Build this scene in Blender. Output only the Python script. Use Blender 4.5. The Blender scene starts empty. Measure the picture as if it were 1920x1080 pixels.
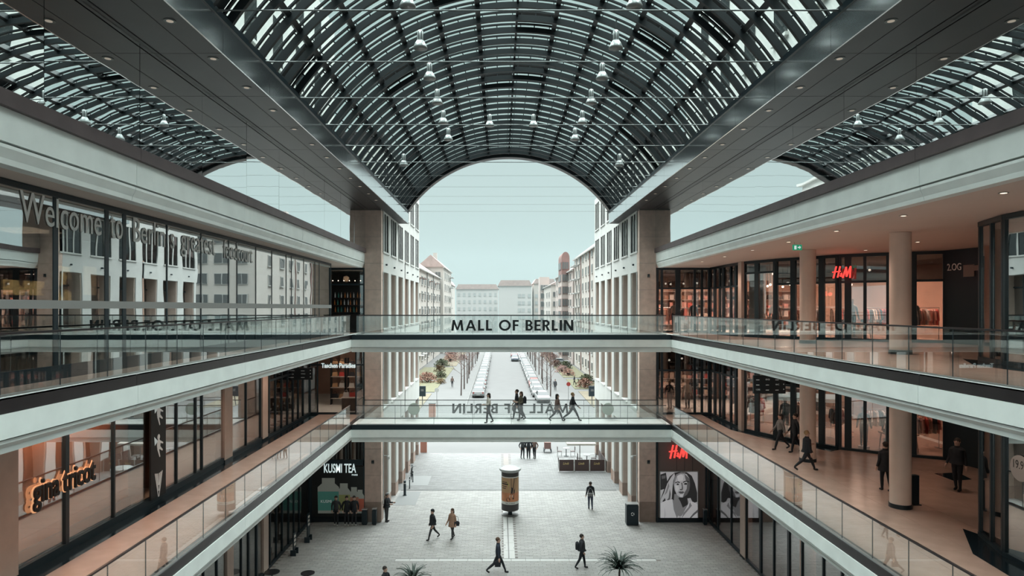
import bpy, bmesh, math, random
from mathutils import Vector, Matrix
random.seed(7)
R = math.radians
SC = bpy.context.scene
COL = SC.collection
# ------------------------------------------------------------ camera, world, sun, exposure
# ground z = 0, street axis x = 0, camera looks along +Y from the upper footbridge
CX, CZ, F = -0.66, 13.41, 1250.0
cam_d = bpy.data.cameras.new('camera'); cam = bpy.data.objects.new('camera', cam_d); COL.objects.link(cam)
cam.location = (CX, 0, CZ); cam.rotation_euler = (R(90), 0, 0)
cam_d.sensor_fit = 'HORIZONTAL'; cam_d.sensor_width = 36; cam_d.lens = F / 1920 * 36
cam_d.shift_x = 23 / 1920; cam_d.shift_y = 37 / 1920
cam_d.clip_start = 0.1; cam_d.clip_end = 2000
SC.camera = cam
w = bpy.data.worlds.new('overcast_sky'); SC.world = w; w.use_nodes = True
bgn = w.node_tree.nodes['Background']; bgn.inputs[0].default_value = (0.552, 0.700, 0.690, 1); bgn.inputs[1].default_value = 1.0
sd = bpy.data.lights.new('overcast_sun', 'SUN'); sd.energy = 19.0; sd.angle = R(100); sd.color = (0.93, 1.0, 0.985)
sun = bpy.data.objects.new('overcast_sun', sd); COL.objects.link(sun); sun.rotation_euler = (R(-12), R(0), 0)
sun.location = (0, 60, 60)
SC.view_settings.view_transform = 'Standard'; SC.view_settings.look = 'None'
SC.view_settings.gamma = 1; SC.view_settings.use_curve_mapping = False
SC.view_settings.exposure = 0.0
try:
    SC.cycles.max_bounces = 8; SC.cycles.transparent_max_bounces = 24
    SC.cycles.caustics_reflective = False; SC.cycles.caustics_refractive = False
    SC.cycles.sample_clamp_indirect = 4.0
except Exception: pass

# ------------------------------------------------------------ helpers
def at(px, py, Y):
    "a pixel of the 1920x1080 photograph at depth Y"
    return Vector((CX + (px - 937) * Y / F, Y, CZ + (577 - py) * Y / F))
def lin(c):
    c = c / 255.0
    return c / 12.92 if c <= 0.04045 else ((c + 0.055) / 1.055) ** 2.4
def rgb(r, g, b): return (lin(r), lin(g), lin(b))

class MB:
    def __init__(s): s.v = []; s.f = []; s.m = []
    def add(s, vs, fs, m=0):
        o = len(s.v); s.v += [tuple(v) for v in vs]
        s.f += [tuple(i + o for i in f) for f in fs]; s.m += [m] * len(fs); return s
    def box(s, x0, x1, y0, y1, z0, z1, m=0):
        if x0 > x1: x0, x1 = x1, x0
        if y0 > y1: y0, y1 = y1, y0
        if z0 > z1: z0, z1 = z1, z0
        return s.add([(x0,y0,z0),(x1,y0,z0),(x1,y1,z0),(x0,y1,z0),(x0,y0,z1),(x1,y0,z1),(x1,y1,z1),(x0,y1,z1)],
              [(0,3,2,1),(4,5,6,7),(0,1,5,4),(1,2,6,5),(2,3,7,6),(3,0,4,7)], m)
    def obox(s, c, size, rz=0, m=0, rx=0, ry=0):
        M = Matrix.Rotation(rz,3,'Z') @ Matrix.Rotation(ry,3,'Y') @ Matrix.Rotation(rx,3,'X')
        a, b, d = [q/2 for q in size]; c = Vector(c)
        P = [(-a,-b,-d),(a,-b,-d),(a,b,-d),(-a,b,-d),(-a,-b,d),(a,-b,d),(a,b,d),(-a,b,d)]
        return s.add([c + M @ Vector(p) for p in P], [(0,3,2,1),(4,5,6,7),(0,1,5,4),(1,2,6,5),(2,3,7,6),(3,0,4,7)], m)
    def wallbox(s, p0, p1, a, b, z0, z1, t0, t1, m=0):
        "box along the plan line p0-p1, from distance a to b, thickness offsets t0..t1 to the left of the line"
        p0 = Vector(p0); p1 = Vector(p1); d = (p1-p0).normalized(); n = Vector((-d.y, d.x))
        q = [p0 + d*a + n*t0, p0 + d*b + n*t0, p0 + d*b + n*t1, p0 + d*a + n*t1]
        return s.add([(v.x,v.y,z0) for v in q] + [(v.x,v.y,z1) for v in q],
              [(0,3,2,1),(4,5,6,7),(0,1,5,4),(1,2,6,5),(2,3,7,6),(3,0,4,7)], m)
    def prism(s, poly, a, b, axis='Z', m=0):
        n = len(poly)
        f = {'Z': lambda p,t:(p[0],p[1],t), 'Y': lambda p,t:(p[0],t,p[1]), 'X': lambda p,t:(t,p[0],p[1])}[axis]
        return s.add([f(p,a) for p in poly] + [f(p,b) for p in poly],
              [tuple(range(n-1,-1,-1)), tuple(range(n,2*n))] + [(i,(i+1)%n,(i+1)%n+n,i+n) for i in range(n)], m)
    def tube(s, p0, p1, r0, r1=None, n=8, m=0, caps=True):
        r1 = r0 if r1 is None else r1; p0 = Vector(p0); p1 = Vector(p1); d = p1-p0
        if d.length < 1e-6: return s
        d.normalize(); u = d.orthogonal().normalized(); v = d.cross(u)
        vs = []
        for p, r in ((p0,r0),(p1,r1)):
            for i in range(n):
                t = 2*math.pi*i/n; vs.append(p + (u*math.cos(t)+v*math.sin(t))*r)
        fs = [(i,(i+1)%n,(i+1)%n+n,i+n) for i in range(n)]
        if caps: fs += [tuple(range(n-1,-1,-1)), tuple(range(n,2*n))]
        return s.add(vs, fs, m)
    def path(s, pts, r, n=6, m=0):
        for a, b in zip(pts, pts[1:]): s.tube(a, b, r, r, n, m)
        return s
    def lathe(s, prof, c=(0,0,0), n=20, m=0):
        c = Vector(c); vs = []; k = len(prof)
        for r, z in prof:
            for i in range(n):
                t = 2*math.pi*i/n; vs.append((c.x+r*math.cos(t), c.y+r*math.sin(t), c.z+z))
        fs = [(j*n+i, j*n+(i+1)%n, (j+1)*n+(i+1)%n, (j+1)*n+i) for j in range(k-1) for i in range(n)]
        fs += [tuple(range(n-1,-1,-1)), tuple(range((k-1)*n, k*n))]
        return s.add(vs, fs, m)
    def ball(s, c, rx, ry, rz, n=10, k=6, m=0):
        prof = [(max(1e-3, math.sin(math.pi*j/k)), -math.cos(math.pi*j/k)) for j in range(k+1)]
        vs = [(c[0]+rx*r*math.cos(2*math.pi*i/n), c[1]+ry*r*math.sin(2*math.pi*i/n), c[2]+rz*z) for r,z in prof for i in range(n)]
        fs = [(j*n+i, j*n+(i+1)%n, (j+1)*n+(i+1)%n, (j+1)*n+i) for j in range(k) for i in range(n)]
        return s.add(vs, fs, m)
    def mesh(s, name, mats):
        me = bpy.data.meshes.new(name); me.from_pydata(s.v, [], s.f)
        if not isinstance(mats, (list, tuple)): mats = [mats]
        for k in mats: me.materials.append(M[k])
        if len(mats) > 1: me.polygons.foreach_set('material_index', s.m)
        me.update(); return me
    def build(s, name, mats, parent=None, smooth=False, kind=None, world=True, label=None):
        if parent is not None and world:
            o = parent
            off = Vector((0,0,0))
            while o is not None: off += o.location; o = o.parent
            s.v = [(v[0]-off.x, v[1]-off.y, v[2]-off.z) for v in s.v]
        me = s.mesh(name, mats)
        if smooth:
            me.polygons.foreach_set('use_smooth', [True]*len(me.polygons))
            try: me.set_sharp_from_angle(angle=R(40))
            except Exception: pass
        o = link(name, me, parent)
        if kind: o['kind'] = kind
        if label: o['label'] = label
        return o
def link(name, me, parent=None, loc=None, rz=None):
    o = bpy.data.objects.new(name, me); COL.objects.link(o); o.parent = parent
    if loc is not None: o.location = loc
    if rz is not None: o.rotation_euler = (0,0,rz)
    return o
def tag(o, label=None, cat=None, group=None, kind=None):
    if label: o['label'] = label
    if cat: o['category'] = cat
    if group: o['group'] = group
    if kind: o['kind'] = kind
    return o
def thing(name, label, cat, loc=(0,0,0), rz=0, group=None):
    o = bpy.data.objects.new(name, None); COL.objects.link(o); o.empty_display_size = 0.2
    o.location = loc; o.rotation_euler = (0,0,rz); return tag(o, label, cat, group)
def struct(name, loc=(0,0,0), label=None):
    o = bpy.data.objects.new(name, None); COL.objects.link(o); o.location = loc; o['kind'] = 'structure'
    if label: o['label'] = label
    return o
def copy_tree(o, parent=None):
    c = o.copy(); COL.objects.link(c); c.parent = parent
    for ch in o.children: copy_tree(ch, c)
    return c
def lamp(kind, loc, energy, color, size=0.5, rot=(0,0,0), name='shop_light', sizey=None, spot=None, spread=None):
    d = bpy.data.lights.new(name, kind); d.energy = energy; d.color = color
    if kind == 'AREA':
        d.size = size
        if sizey: d.shape = 'RECTANGLE'; d.size_y = sizey
        if spread: d.spread = spread
    else:
        d.shadow_soft_size = size
        if spot: d.spot_size = spot; d.spot_blend = 0.6
    o = bpy.data.objects.new(name, d); COL.objects.link(o); o.location = loc; o.rotation_euler = rot; return o
ORD = ['nearest','second','third','fourth','fifth','sixth','seventh','eighth','ninth','tenth','eleventh','twelfth','thirteenth',
       'fourteenth','fifteenth','sixteenth','seventeenth','eighteenth','nineteenth','twentieth','twenty-first','twenty-second','twenty-third','twenty-fourth','twenty-fifth']

# ------------------------------------------------------------ materials
M = {}
def mat(key, col, rough=0.6, metal=0.0, emit=None, es=1.0, noise=0.0, nscale=4.0, bump=0.0, spec=None, stretch=None):
    m = bpy.data.materials.new(key); m.use_nodes = True; nt = m.node_tree; b = nt.nodes['Principled BSDF']
    b.inputs['Base Color'].default_value = (*col, 1); b.inputs['Roughness'].default_value = rough; b.inputs['Metallic'].default_value = metal
    if spec is not None: b.inputs['Specular IOR Level'].default_value = spec
    if emit: b.inputs['Emission Color'].default_value = (*emit, 1); b.inputs['Emission Strength'].default_value = es
    if noise or bump:
        tc = nt.nodes.new('ShaderNodeTexCoord'); mp = nt.nodes.new('ShaderNodeMapping'); nz = nt.nodes.new('ShaderNodeTexNoise')
        nt.links.new(tc.outputs['Object'], mp.inputs[0]); nt.links.new(mp.outputs[0], nz.inputs['Vector'])
        if stretch: mp.inputs['Scale'].default_value = stretch
        nz.inputs['Scale'].default_value = nscale; nz.inputs['Detail'].default_value = 4
        if noise:
            rp = nt.nodes.new('ShaderNodeValToRGB'); e = rp.color_ramp.elements
            e[0].position = 0.3; e[1].position = 0.7
            e[0].color = (*[max(0, c*(1-noise)) for c in col], 1); e[1].color = (*[min(1, c*(1+noise)) for c in col], 1)
            nt.links.new(nz.outputs[0], rp.inputs[0]); nt.links.new(rp.outputs[0], b.inputs['Base Color'])
        if bump:
            bp = nt.nodes.new('ShaderNodeBump'); bp.inputs['Strength'].default_value = bump; bp.inputs['Distance'].default_value = 0.02
            nt.links.new(nz.outputs[0], bp.inputs['Height']); nt.links.new(bp.outputs[0], b.inputs['Normal'])
    M[key] = m; return m
def glass(key, tint, refl, rough=0.0, fres=None, wave=0.0):
    "window glass: clear part + mirror part; refl = constant share, fres = IOR for an angle dependent share"
    m = bpy.data.materials.new(key); m.use_nodes = True; nt = m.node_tree; nt.nodes.clear()
    out = nt.nodes.new('ShaderNodeOutputMaterial'); mx = nt.nodes.new('ShaderNodeMixShader')
    t = nt.nodes.new('ShaderNodeBsdfTransparent'); g = nt.nodes.new('ShaderNodeBsdfGlossy')
    t.inputs[0].default_value = (*tint, 1); g.inputs[0].default_value = (0.95,0.97,0.97,1); g.inputs['Roughness'].default_value = rough
    mx.inputs[0].default_value = refl
    if fres:
        fr = nt.nodes.new('ShaderNodeFresnel'); fr.inputs[0].default_value = fres
        geo = nt.nodes.new('ShaderNodeNewGeometry'); ma = nt.nodes.new('ShaderNodeMapRange')
        ma.inputs['To Min'].default_value = fres; ma.inputs['To Max'].default_value = 1/fres
        nt.links.new(geo.outputs['Backfacing'], ma.inputs['Value']); nt.links.new(ma.outputs[0], fr.inputs[0]); nt.links.new(fr.outputs[0], mx.inputs[0])
    if wave:
        tc = nt.nodes.new('ShaderNodeTexCoord'); nz = nt.nodes.new('ShaderNodeTexNoise'); nz.inputs['Scale'].default_value = 0.7; nz.inputs['Detail'].default_value = 1
        bp = nt.nodes.new('ShaderNodeBump'); bp.inputs['Strength'].default_value = wave; bp.inputs['Distance'].default_value = 0.05
        nt.links.new(tc.outputs['Object'], nz.inputs['Vector']); nt.links.new(nz.outputs[0], bp.inputs['Height']); nt.links.new(bp.outputs[0], g.inputs['Normal'])
    nt.links.new(t.outputs[0], mx.inputs[1]); nt.links.new(g.outputs[0], mx.inputs[2]); nt.links.new(mx.outputs[0], out.inputs[0])
    M[key] = m; return m
def attr_mat(key, rough=0.8, spec=None):
    m = bpy.data.materials.new(key); m.use_nodes = True; nt = m.node_tree; b = nt.nodes['Principled BSDF']
    a = nt.nodes.new('ShaderNodeAttribute'); a.attribute_name = 'tint'
    nt.links.new(a.outputs['Color'], b.inputs['Base Color']); b.inputs['Roughness'].default_value = rough
    M[key] = m; return m
mat('white_stone', (0.86,0.89,0.865), 0.55, noise=0.05, nscale=1.5)
mat('facade_stone', (0.54,0.545,0.525), 0.7, noise=0.05, nscale=0.8, bump=0.05)
mat('brown_stone', (0.60,0.455,0.39), 0.65, noise=0.12, nscale=3.0, bump=0.08)
mat('brown_base', (0.34,0.25,0.21), 0.6, noise=0.12, nscale=3.0)
mat('pilaster_stone', (0.50,0.40,0.345), 0.6, noise=0.06, nscale=3.0)
mat('column_plaster', (0.76,0.62,0.54), 0.6, noise=0.04, nscale=2.0)
mat('bronze', (0.045,0.038,0.041), 0.35, 0.6, noise=0.1, nscale=2.0)
mat('bronze_cap', (0.13,0.098,0.10), 0.5, 0.3, noise=0.1, nscale=2.0)
mat('beam_face', (0.82,0.81,0.82), 0.14, 1.0)
mat('soffit_panel', (0.033,0.029,0.032), 0.38, 0.3, noise=0.10, nscale=1.3)
mat('black_metal', (0.008,0.020,0.028), 0.4, 0.2)
mat('roof_steel', (0.005,0.010,0.013), 0.55, 0.1)
mat('rod_steel', (0.10,0.11,0.11), 0.35, 0.8)
mat('frame_black', (0.006,0.017,0.024), 0.4)
mat('steel', (0.55,0.56,0.56), 0.3, 0.9)
mat('granite_black', (0.008,0.016,0.022), 0.12, noise=0.1, nscale=30)
mat('tile_brown', (0.54,0.385,0.32), 0.22, noise=0.08, nscale=1.6)
mat('ceiling_plaster', (0.74,0.62,0.56), 0.7, noise=0.02, nscale=1)
mat('bridge_floor', (0.85,0.85,0.83), 0.4)
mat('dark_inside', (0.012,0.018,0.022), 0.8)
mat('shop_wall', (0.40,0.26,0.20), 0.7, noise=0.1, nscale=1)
mat('lamp_shell', (0.45,0.48,0.48), 0.3, 0.3)
mat('lamp_light', (0.7,0.66,0.62), 0.5, emit=(1,0.80,0.62), es=0.25)
mat('spot_glow', (0.9,0.8,0.7), 0.5, emit=(1,0.78,0.60), es=9.0)
mat('letter_black', (0.004,0.007,0.009), 0.6)
mat('letter_white', (0.75,0.76,0.74), 0.5, emit=(0.85,0.9,0.88), es=0.12)
mat('letter_frost', (0.92,0.92,0.90), 0.6)
mat('neon_red', (0.8,0.05,0.05), 0.4, emit=(1.0,0.085,0.07), es=1.0)
mat('sign_glow', (0.8,0.4,0.2), 0.5, emit=(1.0,0.50,0.25), es=0.6)
mat('neon_white', (0.8,0.8,0.8), 0.4, emit=(0.75,0.95,0.95), es=0.6)
mat('exit_green', (0.0,0.2,0.1), 0.5, emit=(0.02,0.25,0.13), es=0.8)
glass('roof_glass', (0.93,0.97,0.96), 0.06)
glass('rail_glass', (0.962,0.975,0.97), 0.12, fres=1.9)
glass('mirror_glass', (0.0,0.0,0.0), 0.92, wave=0.05)
glass('window_mirror', (0.62,0.68,0.70), 0.55, wave=0.04)
glass('shop_glass', (0.80,0.80,0.80), 0.24, wave=0.03)
glass('shop_glass_strong', (0.80,0.80,0.80), 0.40, wave=0.04)
glass('street_glass', (0.25,0.28,0.30), 0.35)
glass('pane_dark', (0.06,0.07,0.08), 0.10)
glass('transom_glass', (0.22,0.24,0.25), 0.12)
attr_mat('paver', 0.62)
# ------------------------------------------------------------ the large structure
E = 9.12                      # gallery edge from the axis
G1, G2, G3 = 6.745, 11.865, 17.10   # floor levels: first, second gallery, roof terrace
YN, YE = -9.0, 41.7           # near end of the hall, end wall plane
YB0, YB1 = 37.88, 40.27       # footbridges
SP, CT = 19.58, 20.41         # beam soffit, vault springing
# ground slab and pavers
fl = struct('floor', label='pale stone paving of the passage running out into the street')
MB().box(-60, 60, -90, 640, -0.6, -0.04).build('bedding', 'ground_far' if 'ground_far' in M else 'white_stone', fl)
mat('ground_far', (0.092,0.0925,0.092), 0.75, noise=0.05, nscale=0.4); fl.children[0].data.materials[0] = M['ground_far']
mat('joint', (0.20,0.18,0.17), 0.9)
MB().box(-12.6, 12.6, 26, 61.5, -0.038, -0.018).build('joint_bed', 'joint', fl)
def paver_col(y=36):  # tone darkened beyond the vault edge to offset the stronger daylight outside
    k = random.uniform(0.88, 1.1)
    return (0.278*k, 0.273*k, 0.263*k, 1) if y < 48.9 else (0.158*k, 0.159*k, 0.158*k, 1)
PW, PD = 0.42, 0.21
near = []; stuffp = []
j = 0; yy = 30.0
while yy < 61.4:
    off = (j % 2) * PW / 2; x = -12.5 + off
    while x < 12.1:
        strip = (abs(x + PW/2 + 0.14) < 0.30) and yy > 35.6
        cross = (35.25 < yy + PD/2 < 35.62) and (-6.2 < x < 7.6)
        if not strip and not cross:
            (near if (yy > 33.2 and yy < 36.2 and -7.4 < x < 6.6 and len(near) < 300) else stuffp).append((x, yy))
        x += PW
    yy += PD; j += 1
def paver_geo(mb, x, y, g=0.008, h=0.0):
    x0,x1,y0,y1 = x+g, x+PW-g, y+g, y+PD-g
    mb.add([(x0,y0,-0.03),(x1,y0,-0.03),(x1,y1,-0.03),(x0,y1,-0.03),(x0,y0,h),(x1,y0,h),(x1,y1,h),(x0,y1,h)],
           [(4,5,6,7),(0,1,5,4),(1,2,6,5),(2,3,7,6),(3,0,4,7)])
def tinted(me, cols, per):
    a = me.color_attributes.new('tint', 'FLOAT_COLOR', 'POINT'); flat = []
    for c in cols: flat += list(c) * per
    a.data.foreach_set('color', flat)
pm = []
for i in range(6):
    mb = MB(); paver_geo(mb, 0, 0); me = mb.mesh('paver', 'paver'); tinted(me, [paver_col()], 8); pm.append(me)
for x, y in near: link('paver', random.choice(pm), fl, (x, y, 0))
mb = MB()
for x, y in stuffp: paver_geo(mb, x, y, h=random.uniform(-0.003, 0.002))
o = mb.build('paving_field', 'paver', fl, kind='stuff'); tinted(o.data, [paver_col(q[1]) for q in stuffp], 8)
mat('strip_stone', (0.42,0.42,0.41), 0.6); mat('drain', (0.10,0.10,0.10), 0.5)
for i in range(18): MB().box(-6.2+i*0.77, -6.2+i*0.77+0.75, 35.27, 35.60, -0.03, 0.001).build('strip_slab', 'strip_stone', fl)
for i in range(12): MB().box(-0.44, 0.16, 35.64+i*1.2, 35.64+i*1.2+1.18, -0.03, 0.001).build('strip_slab', 'strip_stone', fl)
MB().box(-0.20, -0.14, 35.6, 50, -0.02, 0.004).build('drain_slot', 'drain', fl)
MB().box(-7.9, 7.9, 48.85, 49.15, -0.03, 0.003).build('border_slab', 'ground_far', fl)
MB().box(-6.2, 7.6, 35.60, 35.66, -0.02, 0.004).build('drain_slot', 'drain', fl)
MB().box(-7.9, -6.4, 45.3, 48.6, -0.02, 0.006).build('grey_slab', 'ground_grey' if 'ground_grey' in M else 'strip_stone', fl)
MB().box(-7.9, -6.1, 50.3, 53.2, -0.02, 0.006).build('grey_slab', 'strip_stone', fl)
mat('ground_grey', (0.22,0.225,0.225), 0.8)
for c in fl.children:
    if c.name.startswith('grey_slab'): c.data.materials[0] = M['ground_grey']

def fascia(root, side, z, prof, y0=YN, y1=YE, seg=6.54):
    "gallery edge: prof = list of (name, material, dz0, dz1, proud)"
    for nm, mt, a, b, p in prof:
        y = y1
        while y > y0:
            yb = max(y0, y - seg); g = 0.006
            x0 = side*(E - p); x1 = side*(E + 0.25)
            if nm == 'moulding':   # cove
                poly = [(side*(E+0.02), z-a), (side*(E+0.02), z-a-0.06), (side*(E+0.10), z-b+0.10), (side*(E+0.12), z-b), (side*(E+0.4), z-b), (side*(E+0.4), z-a)]
                if side < 0: poly = poly[::-1]
                MB().prism(poly, yb+g, y-g, 'Y').build(nm, mt, root)
            else:
                MB().box(x0, x1, yb+g, y-g, z-a, z-b).build(nm, mt, root)
            y = yb
EDGE = [('edge_band','bronze',0,0.27,0.0), ('fascia_panel','white_stone',0.275,0.70,0.03), ('moulding','white_stone',0.73,0.98,0)]
CORN = [('edge_band','bronze_cap',-0.02,0.26,0.10), ('fascia_panel','white_stone',0.265,0.84,0.0), ('moulding','white_stone',0.88,1.20,0)]
OUT = {-1: 21.5, 1: 21.5}
gal = {}
for side, sn in ((-1,'left'),(1,'right')):
    for lv, z in ((1,G1),(2,G2),(3,G3)):
        r = struct('gallery_floor', (side*E, 20, z), '%s gallery slab with pale moulded edge, %s' % (sn, ['','first level','second level','roof terrace'][lv]))
        gal[(side,lv)] = r
        out = OUT[side] if lv != 3 else 21.5
        if side < 0 and lv == 2: out = 21.5
        th = 0.9 if lv < 3 else 1.12
        MB().box(side*(E+0.22), side*out, YN, 52, z-th, z-0.035).build('slab', 'white_stone', r)
        MB().box(side*(E+0.35), side*out, YN, YE, z-th-0.06, z-th-0.002).build('ceiling_board', 'ceiling_plaster', r)
        fascia(r, side, z, EDGE if lv < 3 else CORN)
        if lv == 3: MB().box(side*(E-0.05), side*(E+0.3), YN, YE, z-0.03, z).build('terrace_top', 'bronze_cap', r)
# floor tiles on the galleries (one slab each)
def tiles(r, side, z, xa, xb, y0, nx, ny, dx, dy, mt='tile_brown'):
    mb = MB(); mb.box(0.004, dx-0.004, 0.004, dy-0.004, -0.03, 0); me = mb.mesh('floor_tile', mt)
    for i in range(nx):
        for k in range(ny):
            x = side*(xa + i*dx) - (dx if side < 0 else 0)
            o = link('floor_tile', me, r, Vector((x, y0+k*dy, z)) - r.location)
tiles(gal[(-1,1)], -1, G1, E+0.24, 0, 5.7, 2, 20, 1.30, 1.80)
tiles(gal[(1,1)], 1, G1, E+0.24, 0, 12.9, 8, 16, 1.45, 1.80)
tiles(gal[(1,2)], 1, G2, E+0.24, 0, 12.9, 8, 16, 1.45, 1.80)
tiles(gal[(-1,2)], -1, G2, E+0.24, 0, 5.7, 1, 20, 0.95, 1.80)
for lv, z in ((1,G1),(2,G2)):
    MB().box(E+0.24, 21.4, YN, 12.9, z-0.034, z).build('near_paving', 'tile_brown', gal[(1,lv)])
    MB().box(-E-0.24, -12.5, YN, 5.7, z-0.034, z).build('near_paving', 'tile_brown', gal[(-1,lv)])
MB().box(-E-0.24-2.6, -12.5, 5.7, YE, G1-0.034, G1+0.004).build('granite_border', 'granite_black', gal[(-1,1)])
MB().box(E, E+0.23, YN, YE, G2-0.03, G2+0.012).build('edge_slab', 'white_stone', gal[(1,2)])
MB().box(-E, -E-0.23, YN, YE, G2-0.03, G2+0.012).build('edge_slab', 'white_stone', gal[(-1,2)])

# ------------------------------------------------------------ footbridges
def text(name, s, w_, h_, depth, mt, parent=None, shear=0.0, bold=0.0, spacing=1.0):
    "lettering as a mesh in the XZ plane facing -Y, w_ wide and h_ cap height, origin at its lower left"
    cu = bpy.data.curves.new(name, 'FONT'); cu.body = s; cu.extrude = 0.05; cu.offset = bold; cu.shear = shear; cu.space_character = spacing
    cu.resolution_u = 3
    t = bpy.data.objects.new(name, cu); COL.objects.link(t)
    me = bpy.data.meshes.new_from_object(t.evaluated_get(bpy.context.evaluated_depsgraph_get()))
    bpy.data.objects.remove(t); bpy.data.curves.remove(cu)
    xs = [v.co.x for v in me.vertices]; ys = [v.co.y for v in me.vertices]
    x0, x1, y0, y1 = min(xs), max(xs), min(ys), max(ys)
    for v in me.vertices:
        v.co = ((v.co.x-x0)/(x1-x0)*w_, -v.co.z/0.05*depth/2, (v.co.y-y0)/(y1-y0)*h_)
    me.materials.clear(); me.materials.append(M[mt]); me.name = name
    o = link(name, me, parent); return o
def split_letters(o, name='letter'):
    "split a text mesh into one object per letter (islands joined where they overlap in x)"
    me = o.data; n = len(me.vertices); par = list(range(n))
    def find(i):
        while par[i] != i: par[i] = par[par[i]]; i = par[i]
        return i
    for e in me.edges: par[find(e.vertices[0])] = find(e.vertices[1])
    isl = {}
    for i in range(n): isl.setdefault(find(i), []).append(i)
    I = sorted([(min(me.vertices[i].co.x for i in v), max(me.vertices[i].co.x for i in v), v) for v in isl.values()], key=lambda q: q[0])
    out = []
    for a, b, v in I:
        if out and a < out[-1][1] - 0.35*min(b-a, out[-1][1]-out[-1][0]): out[-1] = (out[-1][0], max(b, out[-1][1]), out[-1][2]+v)
        else: out.append((a, b, v))
    lab = {}
    for k, q in enumerate(out):
        for i in q[2]: lab[i] = k
    fs = [[] for _ in out]
    for p in me.polygons: fs[lab[p.vertices[0]]].append(tuple(p.vertices))
    for k, q in enumerate(out):
        mp = {i: j for j, i in enumerate(q[2])}; m2 = bpy.data.meshes.new(name)
        m2.from_pydata([me.vertices[i].co for i in q[2]], [], [tuple(mp[i] for i in f) for f in fs[k]])
        for mm in me.materials: m2.materials.append(mm)
        link(name, m2, o)
    nm = o.name; root = bpy.data.objects.new(nm, None); COL.objects.link(root); root.parent = o.parent; root.location = o.location; root.rotation_euler = o.rotation_euler
    for c in list(o.children): c.parent = root
    bpy.data.objects.remove(o); root.name = nm; return root
T_ = 0.2
def stroke(a, b, t=T_):
    a = Vector(a); b = Vector(b); d = (b-a).normalized(); n = Vector((-d.y, d.x))*t/2
    return [a-n, b-n, b+n, a+n]
def ring(cx, cy, rx, ry, t=T_, a0=0, a1=360, n=20):
    out = []
    for i in range(n):
        p, q = R(a0+(a1-a0)*i/n), R(a0+(a1-a0)*(i+1)/n)
        out.append([(cx+rx*math.cos(p), cy+ry*math.sin(p)), (cx+rx*math.cos(q), cy+ry*math.sin(q)), (cx+(rx-t)*math.cos(q), cy+(ry-t)*math.sin(q)), (cx+(rx-t)*math.cos(p), cy+(ry-t)*math.sin(p))])
    return out
def rect(x0, x1, y0, y1): return [(x0,y0),(x1,y0),(x1,y1),(x0,y1)]
GL = {'M': (1.05, [[(0.0,0),(0.2,0),(0.30,1),(0.12,1)], [(0.12,1),(0.30,1),(0.60,0.05),(0.45,0.05)], [(0.75,1),(0.93,1),(0.60,0.05),(0.45,0.05)], [(0.85,0),(1.05,0),(0.93,1),(0.75,1)]]),
 'A': (0.92, [[(0,0),(0.2,0),(0.55,1),(0.37,1)], [(0.72,0),(0.92,0),(0.55,1),(0.37,1)], rect(0.22,0.70,0.22,0.39)]),
 'L': (0.52, [rect(0,0.2,0,1), rect(0.1,0.52,0,0.19)]), 'I': (0.2, [rect(0,0.2,0,1)]),
 'O': (1.02, ring(0.51,0.5,0.51,0.52,0.19)), 'F': (0.52, [rect(0,0.2,0,1), rect(0.1,0.52,0.82,1), rect(0.1,0.48,0.42,0.59)]),
 'E': (0.54, [rect(0,0.2,0,1), rect(0.1,0.54,0.82,1), rect(0.1,0.50,0.42,0.58), rect(0.1,0.54,0,0.18)]),
 'B': (0.60, [rect(0,0.2,0,1), rect(0.1,0.33,0.83,1), rect(0.1,0.34,0.44,0.58), rect(0.1,0.34,0,0.17)] + ring(0.30,0.72,0.27,0.28,0.17,-90,90,10) + ring(0.32,0.28,0.29,0.285,0.17,-90,90,10)),
 'R': (0.62, [rect(0,0.2,0,1), rect(0.1,0.33,0.83,1), rect(0.1,0.34,0.40,0.55), [(0.22,0.42),(0.42,0.42),(0.64,0),(0.42,0)]] + ring(0.30,0.70,0.29,0.30,0.17,-90,90,10)),
 'N': (0.80, [rect(0,0.19,0,1), rect(0.61,0.80,0,1), [(0,1),(0.22,1),(0.80,0),(0.58,0)]]), 'X': (0.7,[stroke((0.1,0),(0.6,1)), stroke((0.6,0),(0.1,1))])}
def glyphs(name, s, w_, h_, depth, mt, parent):
    "bold capitals, one object per letter, XZ plane facing -Y"
    root = bpy.data.objects.new(name, None); COL.objects.link(root); root.parent = parent
    x = 0; pos = []
    for ch in s:
        if ch == ' ': x += 0.42; continue
        pos.append((ch, x)); x += GL[ch][0] + 0.16
    k = w_/(x-0.16)
    for ch, x0 in pos:
        mb = MB()
        for i, poly in enumerate(GL[ch][1]):
            e = 0.0006*i
            if sum(a[0]*b[1]-b[0]*a[1] for a, b in zip(poly, list(poly[1:])+[poly[0]])) < 0: poly = poly[::-1]
            mb.prism([((x0+p[0])*k, p[1]*h_) for p in poly], -depth/2-e, depth/2+e, 'Y')
        mb.build('letter', mt, root, world=False)
    return root
def balustrade_panels(root, p0, p1, z, n, h=1.08):
    "n glass panes with a rail along p0-p1"
    p0 = Vector(p0); p1 = Vector(p1); L = (p1-p0).length
    for i in range(n):
        MB().wallbox(p0, p1, L*i/n+0.008, L*(i+1)/n-0.008, z+0.02, z+h, -0.008, 0.008).build('glass_panel', 'rail_glass', root)
        if i: MB().wallbox(p0, p1, L*i/n-0.007, L*i/n+0.007, z+0.03, z+h, -0.009, 0.009).build('joint_seal', 'frame_black', root)
    MB().wallbox(p0, p1, 0, L, z+h, z+h+0.04, -0.03, 0.03).build('handrail', 'bronze', root)
    MB().wallbox(p0, p1, 0, L, z-0.03, z+0.05, -0.035, 0.035).build('base_shoe', 'steel', root)
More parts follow.
